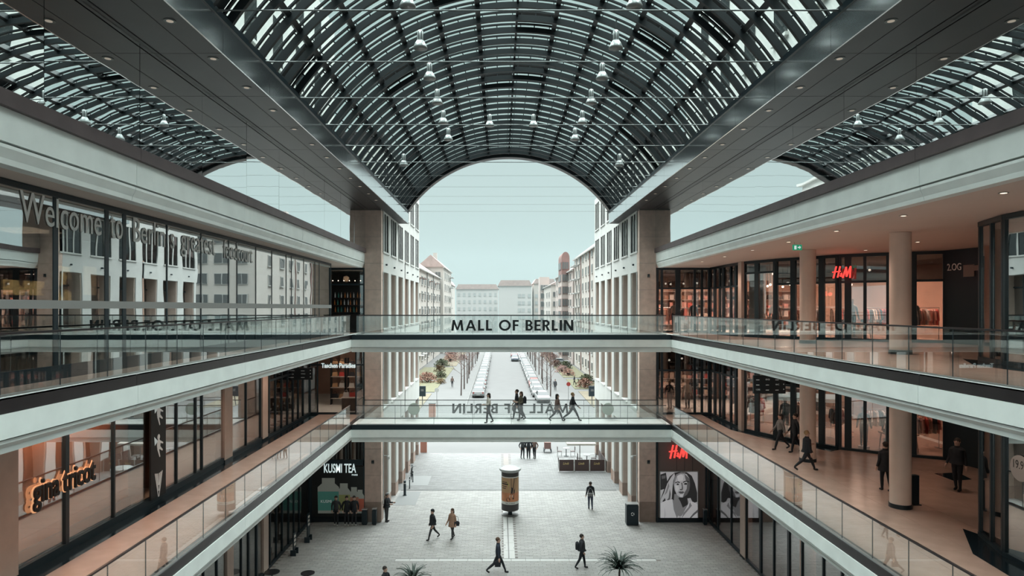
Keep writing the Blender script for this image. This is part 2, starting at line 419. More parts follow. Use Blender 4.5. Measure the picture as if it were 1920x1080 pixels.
def footbridge(z, label, back):
    r = thing('footbridge', label, 'footbridge', (0, YB0, z-0.98))
    MB().box(-E+0.04, E-0.04, YB0+0.15, YB1-0.15, z-0.72, z-0.01).build('deck', 'bridge_floor', r)
    for ya, yb, s in ((YB0, YB0+0.2, 1), (YB1-0.2, YB1, -1)):
        MB().box(-E+0.03, E-0.03, ya, yb, z-0.27, z).build('edge_band', 'black_metal', r)
        MB().box(-E+0.03, E-0.03, ya-0.03*s, yb-0.03*s, z-0.70, z-0.275).build('fascia_panel', 'white_stone', r)
        MB().box(-E+0.03, E-0.03, ya+0.06*s, yb+0.10*s, z-0.98, z-0.73).build('moulding', 'white_stone', r)
    MB().box(-E+0.03, E-0.03, YB0+0.2, YB1-0.2, z-0.95, z-0.80).build('underside', 'ceiling_plaster', r)
    balustrade_panels(r, (-E+0.3, YB0+0.08), (E-0.3, YB0+0.08), z, 8)
    balustrade_panels(r, (-E+0.3, YB1-0.08), (E-0.3, YB1-0.08), z, 8)
    return r
br2 = footbridge(G2, 'upper footbridge whose glass front carries large black capital letters', False)
a = at(846, 620, YB0); b = at(1075, 600, YB0)
t = glyphs('lettering', 'MALL OF BERLIN', b.x-a.x, b.z-a.z, 0.03, 'letter_black', br2); t.location = Vector((a.x, YB0+0.03, a.z)) - br2.location
br1 = footbridge(G1, 'lower footbridge crossed by walking people, letters on its far glass seen from behind', True)
a = at(848, 775, YB1); b = at(1066, 757, YB1)
t = glyphs('lettering', 'MALL OF BERLIN', b.x-a.x, b.z-a.z, 0.03, 'letter_black', br1)
t.rotation_euler = (0,0,math.pi); t.location = Vector((b.x, YB1+0.02, a.z)) - br1.location
mat('sticker', (0.48,0.56,0.50), 0.6)
for px in (776, 1140):
    c = at(px, 767, YB1-0.12); MB().tube((c.x,YB1-0.12,c.z),(c.x,YB1-0.10,c.z),0.36,n=24).build('round_sticker','sticker',br1)
# balustrades along the galleries
for side, sn in ((-1,'left'),(1,'right')):
    for lv, z in ((1,G1),(2,G2)):
        r = thing('glass_balustrade', 'glass balustrade with dark handrail along the %s gallery, %s level' % (sn, ['','lower','upper'][lv]), 'balustrade', (side*(E+0.06), 20, z), group='gallery balustrades')
        n = 28; p = 1.56
        balustrade_panels(r, (side*(E+0.06), YB0-n*p), (side*(E+0.06), YB0), z, n)
        balustrade_panels(r, (side*(E+0.06), YB1), (side*(E+0.06), YE-0.05), z, 1)

# ------------------------------------------------------------ vaulted glass roof
ROOF = struct('vault_roof', (0, 20, CT), 'dark steel barrel vault of arched ribs glazed with clear panes')
RC = 15.49; RI = 8.86; A0 = math.asin(7.37/RI); NB = 12
def arcpt(r, t, y): return (r*math.sin(t), y, RC + r*math.cos(t))
def arcband(mb, r0, r1, t0, t1, y0, y1, n):
    for i in range(n):
        a, b = t0+(t1-t0)*i/n, t0+(t1-t0)*(i+1)/n
        P = [arcpt(r0,a,y0), arcpt(r0,b,y0), arcpt(r0,b,y1), arcpt(r0,a,y1), arcpt(r1,a,y0), arcpt(r1,b,y0), arcpt(r1,b,y1), arcpt(r1,a,y1)]
        mb.add(P, [(0,3,2,1),(4,5,6,7),(0,1,5,4),(2,3,7,6)] + ([(3,0,4,7)] if i == 0 else []) + ([(1,2,6,5)] if i == n-1 else []))
def rib_mesh():
    mb = MB()
    arcband(mb, RI, RI+0.21, -A0, A0, -0.06, 0.06, 60)
    arcband(mb, RI+0.315, RI+0.37, -A0, A0, -0.05, 0.05, 60)
    dt = 2*A0/NB
    for k in range(NB):
        t = -A0 + k*dt
        for f, wd in ((0.0,0.030),(0.115,0.010),(0.48,0.014),(0.885,0.010)):
            tm = t + f*dt
            arcband(mb, RI+0.20, RI+0.325, tm - wd*dt*1.0, tm + wd*dt*1.0, -0.04, 0.04, 1)
    return mb.mesh('rib', 'roof_steel')
rm = rib_mesh(); MODY = 1.0943; ys = []
y = 48.4
while y > -8.6: ys.append(y); y -= MODY
for y in ys: link('rib', rm, ROOF, Vector((0,y,0)) - ROOF.location)
for k in range(NB+1):
    t = -A0 + 2*A0*k/NB; wd = 0.0045 if k == NB//2 else 0.0095
    mb = MB(); arcband(mb, RI+0.16, RI+0.40, t-wd, t+wd, ys[-1], ys[0], 1); mb.build('purlin', 'roof_steel', ROOF)
mb = MB(); arcband(mb, RI-0.005, RI+0.55, -A0, A0, 48.45, 49.1, 60); mb.build('gable_arch', 'bronze', ROOF)
mb = MB(); arcband(mb, RI+0.2, RI+0.45, -A0, A0, 47.9, 48.4, 60); mb.build('gable_panel', 'bronze', ROOF)
pane_mesh = []
for k in range(NB):
    t0 = -A0 + 2*A0*k/NB + 0.006; t1 = -A0 + 2*A0*(k+1)/NB - 0.006
    row = []
    for mt in ('roof_glass', 'roof_steel'):
        mb = MB(); arcband(mb, RI+0.405, RI+0.42, t0, t1, 0.02, MODY-0.02, 3); row.append(mb.mesh('glass_pane', mt))
    pane_mesh.append(row)
rest = MB(); nparts = 0
cand = []
for i, y in enumerate(ys[1:]):
    for k in range(NB):
        d = y; vis = 13 < y < 48
        cand.append((0 if vis else 1, d, y, k))
cand.sort()
for vis, d, y, k in cand:
    dark = random.random() < 0.05
    if nparts < 300 and not vis:
        nparts += 1
        link('solid_panel' if dark else 'glass_pane', pane_mesh[k][1 if dark else 0], ROOF, Vector((0,y,0)) - ROOF.location)
    else:
        t0 = -A0 + 2*A0*k/NB + 0.006; t1 = -A0 + 2*A0*(k+1)/NB - 0.006
        arcband(rest, RI+0.405, RI+0.42, t0, t1, y+0.02, y+MODY-0.02, 3)
rest.build('pane_field', 'roof_glass', ROOF, kind='stuff')
for k in range(13):
    y = 48.57 - k*3.283
    if y < 8: break
    MB().tube((-7.37,y,CT+0.02),(7.37,y,CT+0.02),0.018 if y < 33 else 0.006,n=6).build('tie_rod','rod_steel',ROOF)
    for s in (-1,1): MB().tube((s*7.37,y,CT+0.02),(s*7.07,y,CT+0.02),0.04,0.02,n=6).build('rod_anchor','rod_steel',ROOF)

# ------------------------------------------------------------ edge beams and the mirrored glass above the cornice
for side, sn in ((-1,'left'),(1,'right')):
    r = struct('edge_beam', (side*8.4, 20, SP), 'dark bronze roof beam with soffit panels on the %s' % sn)
    MB().box(side*7.40, side*9.3, YN, YE, SP+0.03, SP+0.6).build('core', 'bronze', r)
    MB().box(side*7.40, side*8.0, YE, 49, SP+0.03, SP+0.6).build('core', 'bronze', r)
    MB().box(side*7.33, side*7.7, YN, 49, CT-0.06, CT+0.10).build('gutter', 'black_metal', r)
    y = 49.0
    while y > YN:
        yb = max(YN, y-3.283); g = 0.008
        MB().box(side*7.37, side*7.41, yb+g, y-g, SP, CT-0.06).build('face_panel', 'beam_face', r)
        for xa, xb in ((7.41,8.05),(8.07,8.90)) + (((8.94,9.05),) if y <= YE+4 else ()):
            y1 = y-g if not (xa > 8 and y > YE) else YE-g
            if y1 - (yb+g) < 0.2: continue
            MB().box(side*xa, side*xb, yb+g, y1, SP-0.0, SP+0.03).build('soffit_panel', 'soffit_panel', r)
        y = yb
    r = struct('mirror_glazing', (side*9.06, 20, G3), 'dark mirrored glass band above the %s cornice' % sn)
    y = YE; k = 0
    while y > YN:
        yb = max(YN, y-3.27); zc = (G3+SP)/2; c = Vector((side*9.06, (y+yb)/2, zc))
        o = MB().obox((0,0,0), (0.02, y-yb-0.015, SP-G3-0.02)).build('glass_pane', 'mirror_glass', r, world=False)
        o.location = c - r.location; o.rotation_euler = (R(random.uniform(-.05,.05)), R(random.uniform(-.12,.12)), R(random.uniform(-.2,.2)))
        y = yb
    MB().box(side*9.12, side*9.4, YN, YE, G3-0.2, SP+0.6).build('backing_wall', 'dark_inside', r)
    # soffit downlights
    for i in range(12):
        y = 38.2 - 2.17*i
        o = thing('downlight', 'round recessed downlight in the %s beam soffit, %s from the near end' % (sn, ORD[11-i]), 'light', (side*7.75, y, SP), group='soffit downlights')
        MB().lathe([(0.13,-0.012),(0.13,0.0),(0.0,0.0)], (side*7.75,y,SP), 16).build('trim_ring', 'rod_steel', o)
        MB().lathe([(0.075,-0.016),(0.075,-0.010),(0.0,-0.010)], (side*7.75,y,SP), 12).build('lamp_disc', 'lamp_light', o)
# end wall stone columns, stone blocks with joints
for side, sn in ((-1,'left'),(1,'right')):
    r = struct('wall_end_%s' % sn, (side*8.6, YE, 0), 'brown stone corner pier on the %s' % sn)
    MB().box(side*8.10, side*9.08, YE+0.03, YE+0.8, 0, SP+0.3).build('core', 'joint', r)
    z = 0; hs = [1.25] + [1.66]*11
    for h in hs:
        z1 = min(z+h, SP)
        if z1 - z < 0.05: break
        MB().box(side*8.07, side*9.11, YE, YE+0.75, z+0.006, z1-0.006).build('stone_block', 'brown_base' if z == 0 else 'brown_stone', r)
        z = z1
    MB().box(side*8.07, side*21.5, 52, 52.3, 0, G3).build('shop_back_wall', 'shop_wall', r)
    # street facade beyond
    fr = struct('wall_street_%s' % sn, (side*8.07, YE, 0), 'pale stone street front with tall openings on the %s' % sn)
    N = 6; mod = 3.283; D = 0.95
    xs0, xs1 = side*8.07, side*(8.07+D)
    bands = [(5.2,6.9),(11.2,11.97),(15.7,17.0),(19.5,20.4),(22.8,23.3)]
    for k in range(N+1):
        ya = YE + k*mod - 0.64; yb = YE + k*mod + 0.64
        if k == 0: ya = YE+0.76; 
        if k == N: yb = YE + N*mod
        for z0, z1 in ((0.9,5.2),(6.9,11.2),(11.97,15.7)):
            MB().box(side*8.15, xs1, ya+0.02, yb-0.02, z0, z1).build('pier', 'pilaster_stone', fr)
            MB().box(xs0, side*8.16, ya+0.12, yb-0.12, z0, z1).build('pier_face', 'facade_stone', fr)
        MB().box(side*8.10, xs1, ya, yb, 0, 0.9).build('plinth', 'brown_base', fr)
        for z0, z1 in ((17.0,19.5),(20.4,22.8)):
            MB().box(xs0, xs1, ya+(0.0 if k else 0)+0.15, yb-0.15, z0, z1).build('pier', 'facade_stone', fr)
    for z0, z1 in bands:
        MB().box(xs0, xs1, YE+0.76, YE+N*mod, z0, z1).build('spandrel', 'facade_stone', fr)
    for k in range(N):
        yc = YE + k*mod + mod/2
        for z0, z1 in ((0,5.2),(6.9,11.2),(11.97,15.7)):
            MB().box(side*(8.07+D-0.12), side*(8.07+D-0.10), yc-1.0, yc+1.0, z0, z1).build('window_pane', 'street_glass', fr)
            MB().box(side*(8.07+D-0.2), side*(8.07+D-0.06), yc-0.04, yc+0.04, z0, z1).build('mullion', 'frame_black', fr)
            MB().box(side*(8.07+D-0.2), side*(8.07+D-0.06), yc-1.0, yc+1.0, z1-0.9, z1-0.8).build('transom', 'frame_black', fr)
            if z0 > 1: MB().box(side*8.02, side*9.0, yc-1.02, yc+1.02, z0, z0+0.10).build('window_sill', 'facade_stone', fr)
        for z0, z1 in ((17.0,19.5),(20.4,22.8)):
            MB().box(side*(8.07+0.06), side*(8.07+0.08), yc-1.17, yc+1.17, z0, z1).build('window_pane', 'pane_dark', fr)
            for q in range(1, 3):
                yf = yc-1.17+q*0.78
                MB().box(xs0+side*0.02, side*8.20, yf-0.07, yf+0.07, z0, z1).build('fin', 'facade_stone', fr)
            MB().box(side*8.0, side*8.5, yc-1.2, yc+1.2, z0-0.1, z0).build('window_sill', 'facade_stone', fr)
        # small facade lamp
        MB().tube((side*8.07,yc,16.2),(side*7.95,yc,16.2),0.06,n=8).build('facade_lamp','frame_black',fr)
    MB().box(side*9.0, side*21.5, YE+0.8, YE+N*mod, 23.0, 23.3).build('roof_slab', 'facade_stone', fr)
    MB().box(side*9.03, side*9.1, 52.3, YE+N*mod, 0, 23.0).build('inner_lining', 'dark_inside', fr)
    MB().box(side*8.9, side*21.5, YE+N*mod-0.5, YE+N*mod, 0, 23.0).build('far_end_wall', 'facade_stone', fr)
    # rooftop plant behind the parapet
    pl_ = struct('rooftop_plant', (side*10.5, 52, 23.3), 'dark plant box and pale set-back storey on the %s street roof' % sn)
    MB().box(side*8.9, side*16, 47, YE+N*mod-0.3, 23.3, 24.6).build('set_back_storey','facade_stone',pl_); MB().box(side*8.6, side*16, 46.8, YE+N*mod, 24.6, 24.8).build('storey_cornice','facade_stone',pl_)
    MB().box(side*9.4, side*15, 50, YE+N*mod-2, 24.8, 26.6).build('plant_box','bronze',pl_)
    # upper outer walls seen through the vault glazing
    ur = struct('wall_upper_%s' % sn, (side*11, 15, SP), 'stone upper storey outside the glass vault on the %s' % sn)
    MB().box(side*11.0, side*11.6, YN, YE, SP+0.6, 31).build('outer_wall', 'facade_stone', ur)
    for iy in range(14):
        for iz in range(3):
            y = YN+2+iy*3.4; z = SP+1.6+iz*3.4
            MB().box(side*10.97, side*11.02, y, y+1.3, z, z+2.2).build('window_pane', 'pane_dark', ur)
            MB().box(side*10.85, side*11.02, y-0.1, y+1.4, z-0.14, z).build('window_sill', 'facade_stone', ur)
    # outer enclosure
    er = struct('wall_outer_%s' % sn, (side*21.5, 20, 0))
    MB().box(side*21.5, side*21.8, YN, 52.3, 0, 20).build('outer_wall', 'shop_wall', er)
    for lv, zf in ((1, G1), (2, G2)):
        pass
# ------------------------------------------------------------ shopfronts
def shopfront(name, label, p0, p1, z0, z1, mull, gl='shop_glass', base=0.12, head=0.14, transom=None, w=0.07, wide=(), depth=0.12, nopane=(), top=None):
    "framed glazing along plan line p0-p1; mull = distances of the mullions"
    p0 = Vector(p0); p1 = Vector(p1); L = (p1-p0).length
    r = struct(name, (p0.x, p0.y, z0), label)
    ms = sorted(set([w/2] + [m for m in mull if 0.15 < m < L-0.15] + [L-w/2]))
    for m in ms:
        ww = w*2.2 if any(abs(m-q) < 0.05 for q in wide) else w
        MB().wallbox(p0, p1, m-ww/2, m+ww/2, z0, z1, -depth/2, depth/2).build('mullion', 'frame_black', r)
    if head: MB().wallbox(p0, p1, 0, L, z1-head, z1, -depth/2-0.01, depth/2+0.01).build('head_rail', 'frame_black', r)
    if base: MB().wallbox(p0, p1, 0, L, z0, z0+base, -depth/2-0.01, depth/2+0.01).build('base_rail', 'frame_black', r)
    if transom: MB().wallbox(p0, p1, 0, L, transom-0.05, transom+0.05, -depth/2+0.005, depth/2-0.005).build('transom', 'frame_black', r)
    for i, (a, b) in enumerate(zip(ms, ms[1:])):
        if i in nopane: continue
        zz = [(z0+base, z1-head, gl)] if not transom else [(z0+base, transom-0.05, gl), (transom+0.05, z1-head, top or gl)]
        for za, zb, gg in zz: MB().wallbox(p0, p1, a+w/2, b-w/2, za, zb, -0.01, 0.01).build('glass_pane', gg, r)
    return r
def Yl(px, xc): return xc*F/abs(px-937)
CEIL1, CEIL2 = G2-0.97, G3-1.19      # gallery ceilings above the first and second level
# ---- left, second level: reflecting food court windows
XW = -10.24; y0 = 4.0; y1 = 37.8
px = [103,199,232,312,376,428,443.7,479,509,536,546,569,590,598]
lw = shopfront('window_1', 'long mirror-like window wall with greeting letters on the left gallery', (XW, y0), (XW, y1), G2, CEIL2, [2.2, 4.6, 6.4] + [Yl(p, 9.58)-y0 for p in px], 'window_mirror', base=0.3, head=0.12, depth=0.045, wide=[Yl(103,9.58)-y0, Yl(199,9.58)-y0, Yl(232,9.58)-y0])
mat('grey_film', (0.30,0.29,0.28), 0.7)
MB().box(XW+0.025, XW+0.04, y0, y1, 13.41+0.0-0.02, 13.41+0.16).build('film_band', 'grey_film', lw)
gr = thing('window_lettering', 'pale greeting lettering across the long left window wall', 'lettering', (XW+0.03, 13.3, CZ+1.72))
for wd,p0_,p1_,dz,hh in (('Welcome',35,188,0,0.63),('to',205,228,0,0.56),('Berlin´s',248,325,0,0.64),('greatest',338,402,-0.18,0.74),('foodcourt',418,472,0,0.64)):
    a, b = Yl(p0_, 9.58), Yl(p1_, 9.58)
    t = text('word', wd, b-a, hh, 0.008, 'letter_frost', gr); t.rotation_euler = (0,0,R(90)); t.location = (0, a-13.3, dz)
    split_letters(t)
MB().box(-12.6, XW-0.07, 37.72, 37.9, G2, CEIL2).build('return_wall', 'dark_inside', lw)
MB().box(XW-6.0, XW-5.9, 4, 37.7, G2, CEIL2).build('inner_wall', 'dark_inside', lw)
# glowing panels in the food court
mat('screen_warm', (0.3,0.2,0.1), 0.5, emit=(0.75,0.42,0.22), es=0.75, noise=0.0); mat('screen_art', (0.3,0.2,0.1), 0.5, emit=(0.55,0.36,0.15), es=0.6)
def paint_noise(key, c0, c1, scale, thr=(0.45,0.6), es=0.7):
    m = bpy.data.materials.new(key); m.use_nodes = True; nt = m.node_tree; b_ = nt.nodes['Principled BSDF']
    nz = nt.nodes.new('ShaderNodeTexNoise'); nz.inputs['Scale'].default_value = scale; rp = nt.nodes.new('ShaderNodeValToRGB'); tc = nt.nodes.new('ShaderNodeTexCoord')
    e = rp.color_ramp.elements; e[0].position, e[1].position = thr; e[0].color = (*c0,1); e[1].color = (*c1,1)
    nt.links.new(tc.outputs['Object'], nz.inputs['Vector']); nt.links.new(nz.outputs[0], rp.inputs[0])
    nt.links.new(rp.outputs[0], b_.inputs['Base Color']); nt.links.new(rp.outputs[0], b_.inputs['Emission Color']); b_.inputs['Emission Strength'].default_value = es
    M[key] = m
paint_noise('menu_screen', (0.05,0.03,0.02), (0.80,0.45,0.16), 3.0, (0.40,0.52), 1.3)
def wall_panel(name, label, cat, px0, px1, py0, py1, xc, mt, t=0.05, group=None):
    ya, yb = Yl(px0, xc), Yl(px1, xc); za = CZ + (577-py1)*(ya+yb)/2/F; zb = CZ + (577-py0)*(ya+yb)/2/F
    s = -1 if px0 < 937 else 1
    o = thing(name, label, cat, (CX+s*xc, (ya+yb)/2, za), group=group)
    MB().box(CX+s*xc, CX+s*(xc-t), ya, yb, za, zb).build('display', mt, o)
    MB().box(CX+s*(xc+0.02), CX+s*(xc-0.01), min(ya,yb)-0.05, max(ya,yb)+0.05, za-0.05, zb+0.05).build('housing', 'frame_black', o); return o
wall_panel('menu_screen', 'wide glowing menu screen inside the food court at the left edge', 'screen', 5, 80, 526, 553, 12.5, 'menu_screen')
wall_panel('menu_screen', 'upright yellow patterned screen behind the window, beside the dark post', 'screen', 108, 131, 500, 570, 12.5, 'menu_screen')
wall_panel('menu_screen', 'upright warm panel with a dark motif behind the window', 'screen', 156, 178, 500, 553, 12.5, 'screen_warm')
for i in range(3): lamp('AREA', (-14.2, 9+i*5, CEIL2-0.3), 25, (1,0.62,0.40), 1.5, name='foodcourt_light')
# bar at the end of the second level, left
shopfront('window_2', 'dark bar front at the end of the left upper gallery', (-12.55, YE), (-9.13, YE), G2, CEIL2, [1.3], 'shop_glass', transom=G2+3.0)
mat('wood_dark', (0.06,0.04,0.03), 0.5, noise=0.2, nscale=4)
bc = thing('bar_counter', 'dark wooden bar back with bottles at the end of the left gallery', 'counter', (-10.8, 45.2, G2))
MB().box(-12.4,-9.2,45.0,45.5,G2,G2+1.1).build('counter_body','wood_dark',bc)
for k in range(3): MB().box(-12.4,-9.2,46.6,46.9,G2+1.2+k*0.5,G2+1.25+k*0.5).build('shelf','wood_dark',bc)
MB().box(-12.45,-9.15,46.9,47.0,G2,CEIL2).build('back_panel','dark_inside',bc)
bot = {}
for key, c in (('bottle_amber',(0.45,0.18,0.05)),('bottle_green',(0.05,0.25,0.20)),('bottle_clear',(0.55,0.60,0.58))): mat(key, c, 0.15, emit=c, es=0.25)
for k in range(3):
    for i in range(14):
        key = random.choice(['bottle_amber','bottle_amber','bottle_green','bottle_clear'])
        if key not in bot: bot[key] = MB().lathe([(0.04,0),(0.042,0.2),(0.018,0.27),(0.016,0.36),(0.0,0.36)],n=8).mesh('bottle', key)
        o = link('bottle', bot[key], None, (-12.2+i*0.22+random.uniform(-.04,.04), 46.75, G2+1.25+k*0.5))
        tag(o, {'bottle_amber':'amber bottle','bottle_green':'green bottle','bottle_clear':'clear bottle'}[key]+' on the %s bar shelf behind the left gallery' % ['lowest','middle','top'][k], 'bottle', 'bottles on the bar shelves')
for i in range(9):
    o = thing('pendant_bulb', 'tiny warm bulb in the string above the bar, %s from the left' % ORD[i].replace('nearest','first'), 'light', (-12.2+i*0.36, 43.2, CEIL2-0.75), group='bulbs above the bar')
    MB().ball((-12.2+i*0.36, 43.2, CEIL2-0.75),0.03,0.03,0.03,8,5).build('bulb','spot_glow',o)
    MB().tube((-12.2+i*0.36, 43.2, CEIL2-0.72),(-12.2+i*0.36, 43.2, CEIL2),0.006,n=4).build('cord','frame_black',o)
lamp('POINT', (-10.8, 44.0, CEIL2-0.6), 15, (1,0.6,0.35), 0.2)

# ---- left, first level
X1 = -12.55
def pil(z0, z1, px0, px1, xc=11.9, side=-1, mt='pilaster_stone', nm='pilaster'):
    r = struct(nm, (CX+side*xc, Yl((px0+px1)/2, xc), z0), None)
    ya, yb = Yl(px0, xc), Yl(px1, xc)
    MB().box(CX+side*(xc-0.10), CX+side*(xc+0.3), ya, yb, z0, z1).build('shaft', mt, r)
    MB().box(CX+side*(xc-0.115), CX+side*(xc+0.3), ya-0.01, yb+0.01, z0, z0+0.12).build('foot', 'granite_black', r); return r
mull = [27,122,211,289,329,365,377,424,460,487,494]
fy = 10.0
shopfront('window_3', 'shop windows of the left lower gallery', (X1, fy), (X1, Yl(503,11.9)), G1, CEIL1, [3,5.5]+[Yl(p,11.9)-fy for p in mull], 'shop_glass_strong', base=0.22, wide=[Yl(122,11.9)-fy])
shopfront('window_4', 'dark cluttered shop front between the stone pilaster and the bag shop', (X1, Yl(503,11.9)), (X1, YE), G1, CEIL1, [1.0,2.0,3.0,4.0,5.0,6.0], 'shop_glass', base=0.12, transom=G1+2.9)
pil(G1, CEIL1, -40, 27); pil(G1, CEIL1, 417, 432); pil(G1, CEIL1, 489, 499)
# black banner with white emblem
bn = thing('banner', 'tall black banner with white V emblem and cherub prints in the left shop window', 'banner', (X1+0.12, Yl(289,11.9), G1))
ya, yb = Yl(275,11.9), Yl(303,11.9)
MB().box(X1+0.08, X1+0.14, ya, yb, G1+0.15, CEIL1-0.05).build('cloth','letter_black',bn)
yc = (ya+yb)/2; zc = CZ+(577-908)*yc/F
for d in (0, 0.09, 0.18):
    for s in (-1, 1):
        MB().prism([(yc+s*(0.26-d), zc+0.42-d*0.2),(yc+s*(0.21-d), zc+0.42-d*0.2),(yc+s*0.01, zc-0.42+d*2.2),(yc+s*0.035, zc-0.42+d*2.2)][::s], X1+0.141, X1+0.146, 'X').build('emblem_stroke','letter_white',bn)
t = text('print','by Diamond',0.42,0.09,0.004,'letter_white',bn); t.rotation_euler = (0,0,R(90)); t.location = Vector((X1+0.144, yc-0.2, zc-0.72)) - bn.location
for k, zz in enumerate((zc+1.35, zc+2.45)):
    mb = MB(); mb.ball((0,0,0.28),0.05,0.09,0.10,8,6); mb.ball((0,0,0.02),0.05,0.12,0.20,8,6); mb.tube((0,0.05,0.12),(0,0.30,0.02),0.05,0.025,6); mb.tube((0,-0.05,-0.1),(0,0.08,-0.42),0.06,0.03,6); mb.tube((0,0.05,-0.08),(0,0.26,-0.22),0.06,0.03,6); mb.add([(0,-0.05,0.15),(0,-0.30,0.34),(0,-0.26,0.02)],[(0,1,2),(2,1,0)])
    o = mb.build('figure_print','letter_white',bn,world=False); o.scale = (0.06,1,1); o.location = Vector((X1+0.143, yc, zz)) - bn.location
# lettering in the near left window
g0, g1 = Yl(45,12.0), Yl(163,12.0)
t = text('shop_sign', 'gina tricot', g1-g0, 0.80, 0.06, 'letter_black', None, bold=0.012)
t.rotation_euler = (0,0,R(90)); t.location = (CX-12.1-0.12, g0, 8.22)
t = split_letters(t); tag(t, 'black shop letters with a warm halo in the near left window', 'sign'); t.name = 'shop_sign'
t.location.x = X1+0.13
t2 = text('glow', 'gina tricot', g1-g0+0.06, 0.86, 0.02, 'sign_glow', None, bold=0.03); t2.rotation_euler = (0,0,R(90)); t2.location = (X1-0.17, g0-0.03, 8.19)
t2 = split_letters(t2, 'glow_letter'); t2.parent = t; t2.rotation_euler = (0,0,0); t2.location = (-0.03, 0.05, -0.03); t2.name = 'halo'
hm = thing('halo_panel', 'orange lit back panel behind the black letters in the left window', 'panel', (-13.2, 18.2, G1))
mat('orange_wall', (0.55,0.26,0.15), 0.6, noise=0.1, nscale=0.8)
MB().box(-13.25,-13.2,14.0,22.5,G1+0.3,CEIL1).build('board','orange_wall',hm); MB().box(-13.3,-13.1,14.0,22.5,G1,G1+0.3).build('plinth','frame_black',hm)
lamp('AREA', (-12.95, 17.6, CEIL1-0.15), 420, (1,0.52,0.30), 0.3, (0,0,0), sizey=7.0, name='sign_wash')
# other shop rooms on the left, lower level
pw = struct('wall_shop_left', (-16, 25, G1), 'partition walls of the left shops')
MB().box(-17.1,-17.0,4,52,G1,CEIL1).build('back_wall','shop_wall',pw)
for y in (13.9, 24.6, 34.3): MB().box(-17.0,-12.7,y,y+0.1,G1,CEIL1).build('partition','shop_wall',pw)
MB().box(-12.65,-9.15,50,50.1,G1,CEIL1).build('back_wall','shop_wall',pw)
for y in (28, 31): lamp('AREA', (-14.6, y, CEIL1-0.1), 22, (1,0.72,0.55), 1.2)
# bag shop at the end of the lower left gallery
shopfront('door_1', 'open bag shop front at the end of the left lower gallery', (-12.55, YE), (-9.13, YE), G1, CEIL1, [0.5, 2.9], 'shop_glass', nopane=(1,), transom=G1+3.1)
a = at(602, 690, YE-0.15); b = at(666, 681, YE-0.15)
t = text('shop_sign', 'Taschen Paradies', b.x-a.x, b.z-a.z, 0.05, 'neon_white', None, bold=0.02); t.location = (a.x, YE-0.09, a.z)
t = split_letters(t); tag(t, 'glowing white shop lettering above the bag shop', 'sign')
mat('shelf_white', (0.5,0.45,0.42), 0.5)
bagc = [('bag_red',(0.45,0.05,0.04),'red'),('bag_tan',(0.45,0.27,0.15),'tan'),('bag_black',(0.02,0.02,0.025),'black'),('bag_white',(0.6,0.58,0.55),'white'),('bag_grey',(0.2,0.19,0.19),'grey')]
for k, c, n in bagc: mat(k, c, 0.5)
def bag_mesh(mt):
    mb = MB(); mb.prism([(-0.2,0),(0.2,0),(0.16,0.28),(-0.16,0.28)], -0.07, 0.07, 'Y')
    for i in range(6):
        p, q = math.pi*i/6, math.pi*(i+1)/6
        mb.tube((0.1*math.cos(p),0,0.28+0.16*math.sin(p)),(0.1*math.cos(q),0,0.28+0.16*math.sin(q)),0.012,n=4)
    return mb.mesh('handbag', mt)
bm = {k: bag_mesh(k) for k,_,_ in bagc}
for u in range(3):
    xs = -12.3 + u*1.15
    sh = thing('display_shelf', '%s display shelf with bags inside the bag shop' % ['left','middle','right'][u], 'shelf', (xs+0.5, 46, G1), group='bag shop shelves')
    for k in range(4): MB().box(xs, xs+1.0, 45.8, 46.3, G1+0.4+k*0.75, G1+0.44+k*0.75).build('shelf_board','shelf_white',sh)
    for s in (0, 0.97): MB().box(xs+s, xs+s+0.03, 45.8, 46.3, G1, G1+3.2).build('side_panel','frame_black',sh)
    for k in range(4):
        for i in range(2):
            key, _, n = random.choice(bagc)
            o = link('handbag', bm[key], None, (xs+0.27+i*0.48, 46.05, G1+0.44+k*0.75)); tag(o, '%s handbag on %s shelf of the bag shop' % (n, ['the bottom','the lower','an upper','the top'][k]), 'handbag', 'handbags in the bag shop')
bd = thing('display_block', 'low display block with bags in the bag shop entrance', 'display', (-10.2, 43.6, G1))
MB().box(-10.9,-9.6,43.2,44.0,G1,G1+0.8).build('block','wood_dark',bd); MB().box(-10.95,-9.55,43.15,44.05,G1+0.8,G1+0.85).build('top','shelf_white',bd)
for i,k in enumerate(('bag_white','bag_red','bag_grey')): tag(link('handbag', bm[k], None, (-10.7+i*0.42,43.6,G1+0.85)), '%s handbag on the low display block' % ['white','red','grey'][i], 'handbag', 'handbags on the block')
lamp('POINT', (-10.9, 44.6, CEIL1-0.4), 60, (1,0.78,0.62), 0.3)
# racks of dark goods in the shop before it
for i in range(5):
    y = 35.6 + i*1.15
    o = thing('goods_stand', 'dark stand hung with small goods in the left shop, %s' % ORD[i], 'stand', (-13.4, y, G1), group='goods stands')
    MB().tube((-13.4,y,G1),(-13.4,y,G1+2.6),0.03,n=6).build('post','frame_black',o); MB().lathe([(0.3,0),(0.3,0.04),(0,0.04)],(-13.4,y,G1),10).build('foot','frame_black',o)
    for k in range(5):
        for q in range(4):
            an = q*1.57+k*0.4; MB().obox((-13.4+0.25*math.cos(an),y+0.25*math.sin(an),G1+0.7+k*0.42),(0.18,0.1,0.28),an).build('hanging_item', random.choice(['bag_grey','bag_tan','bag_black','bag_black']), o)
lamp('POINT', (-14.6, 38.0, CEIL1-0.4), 18, (0.9,0.85,0.8), 0.3)
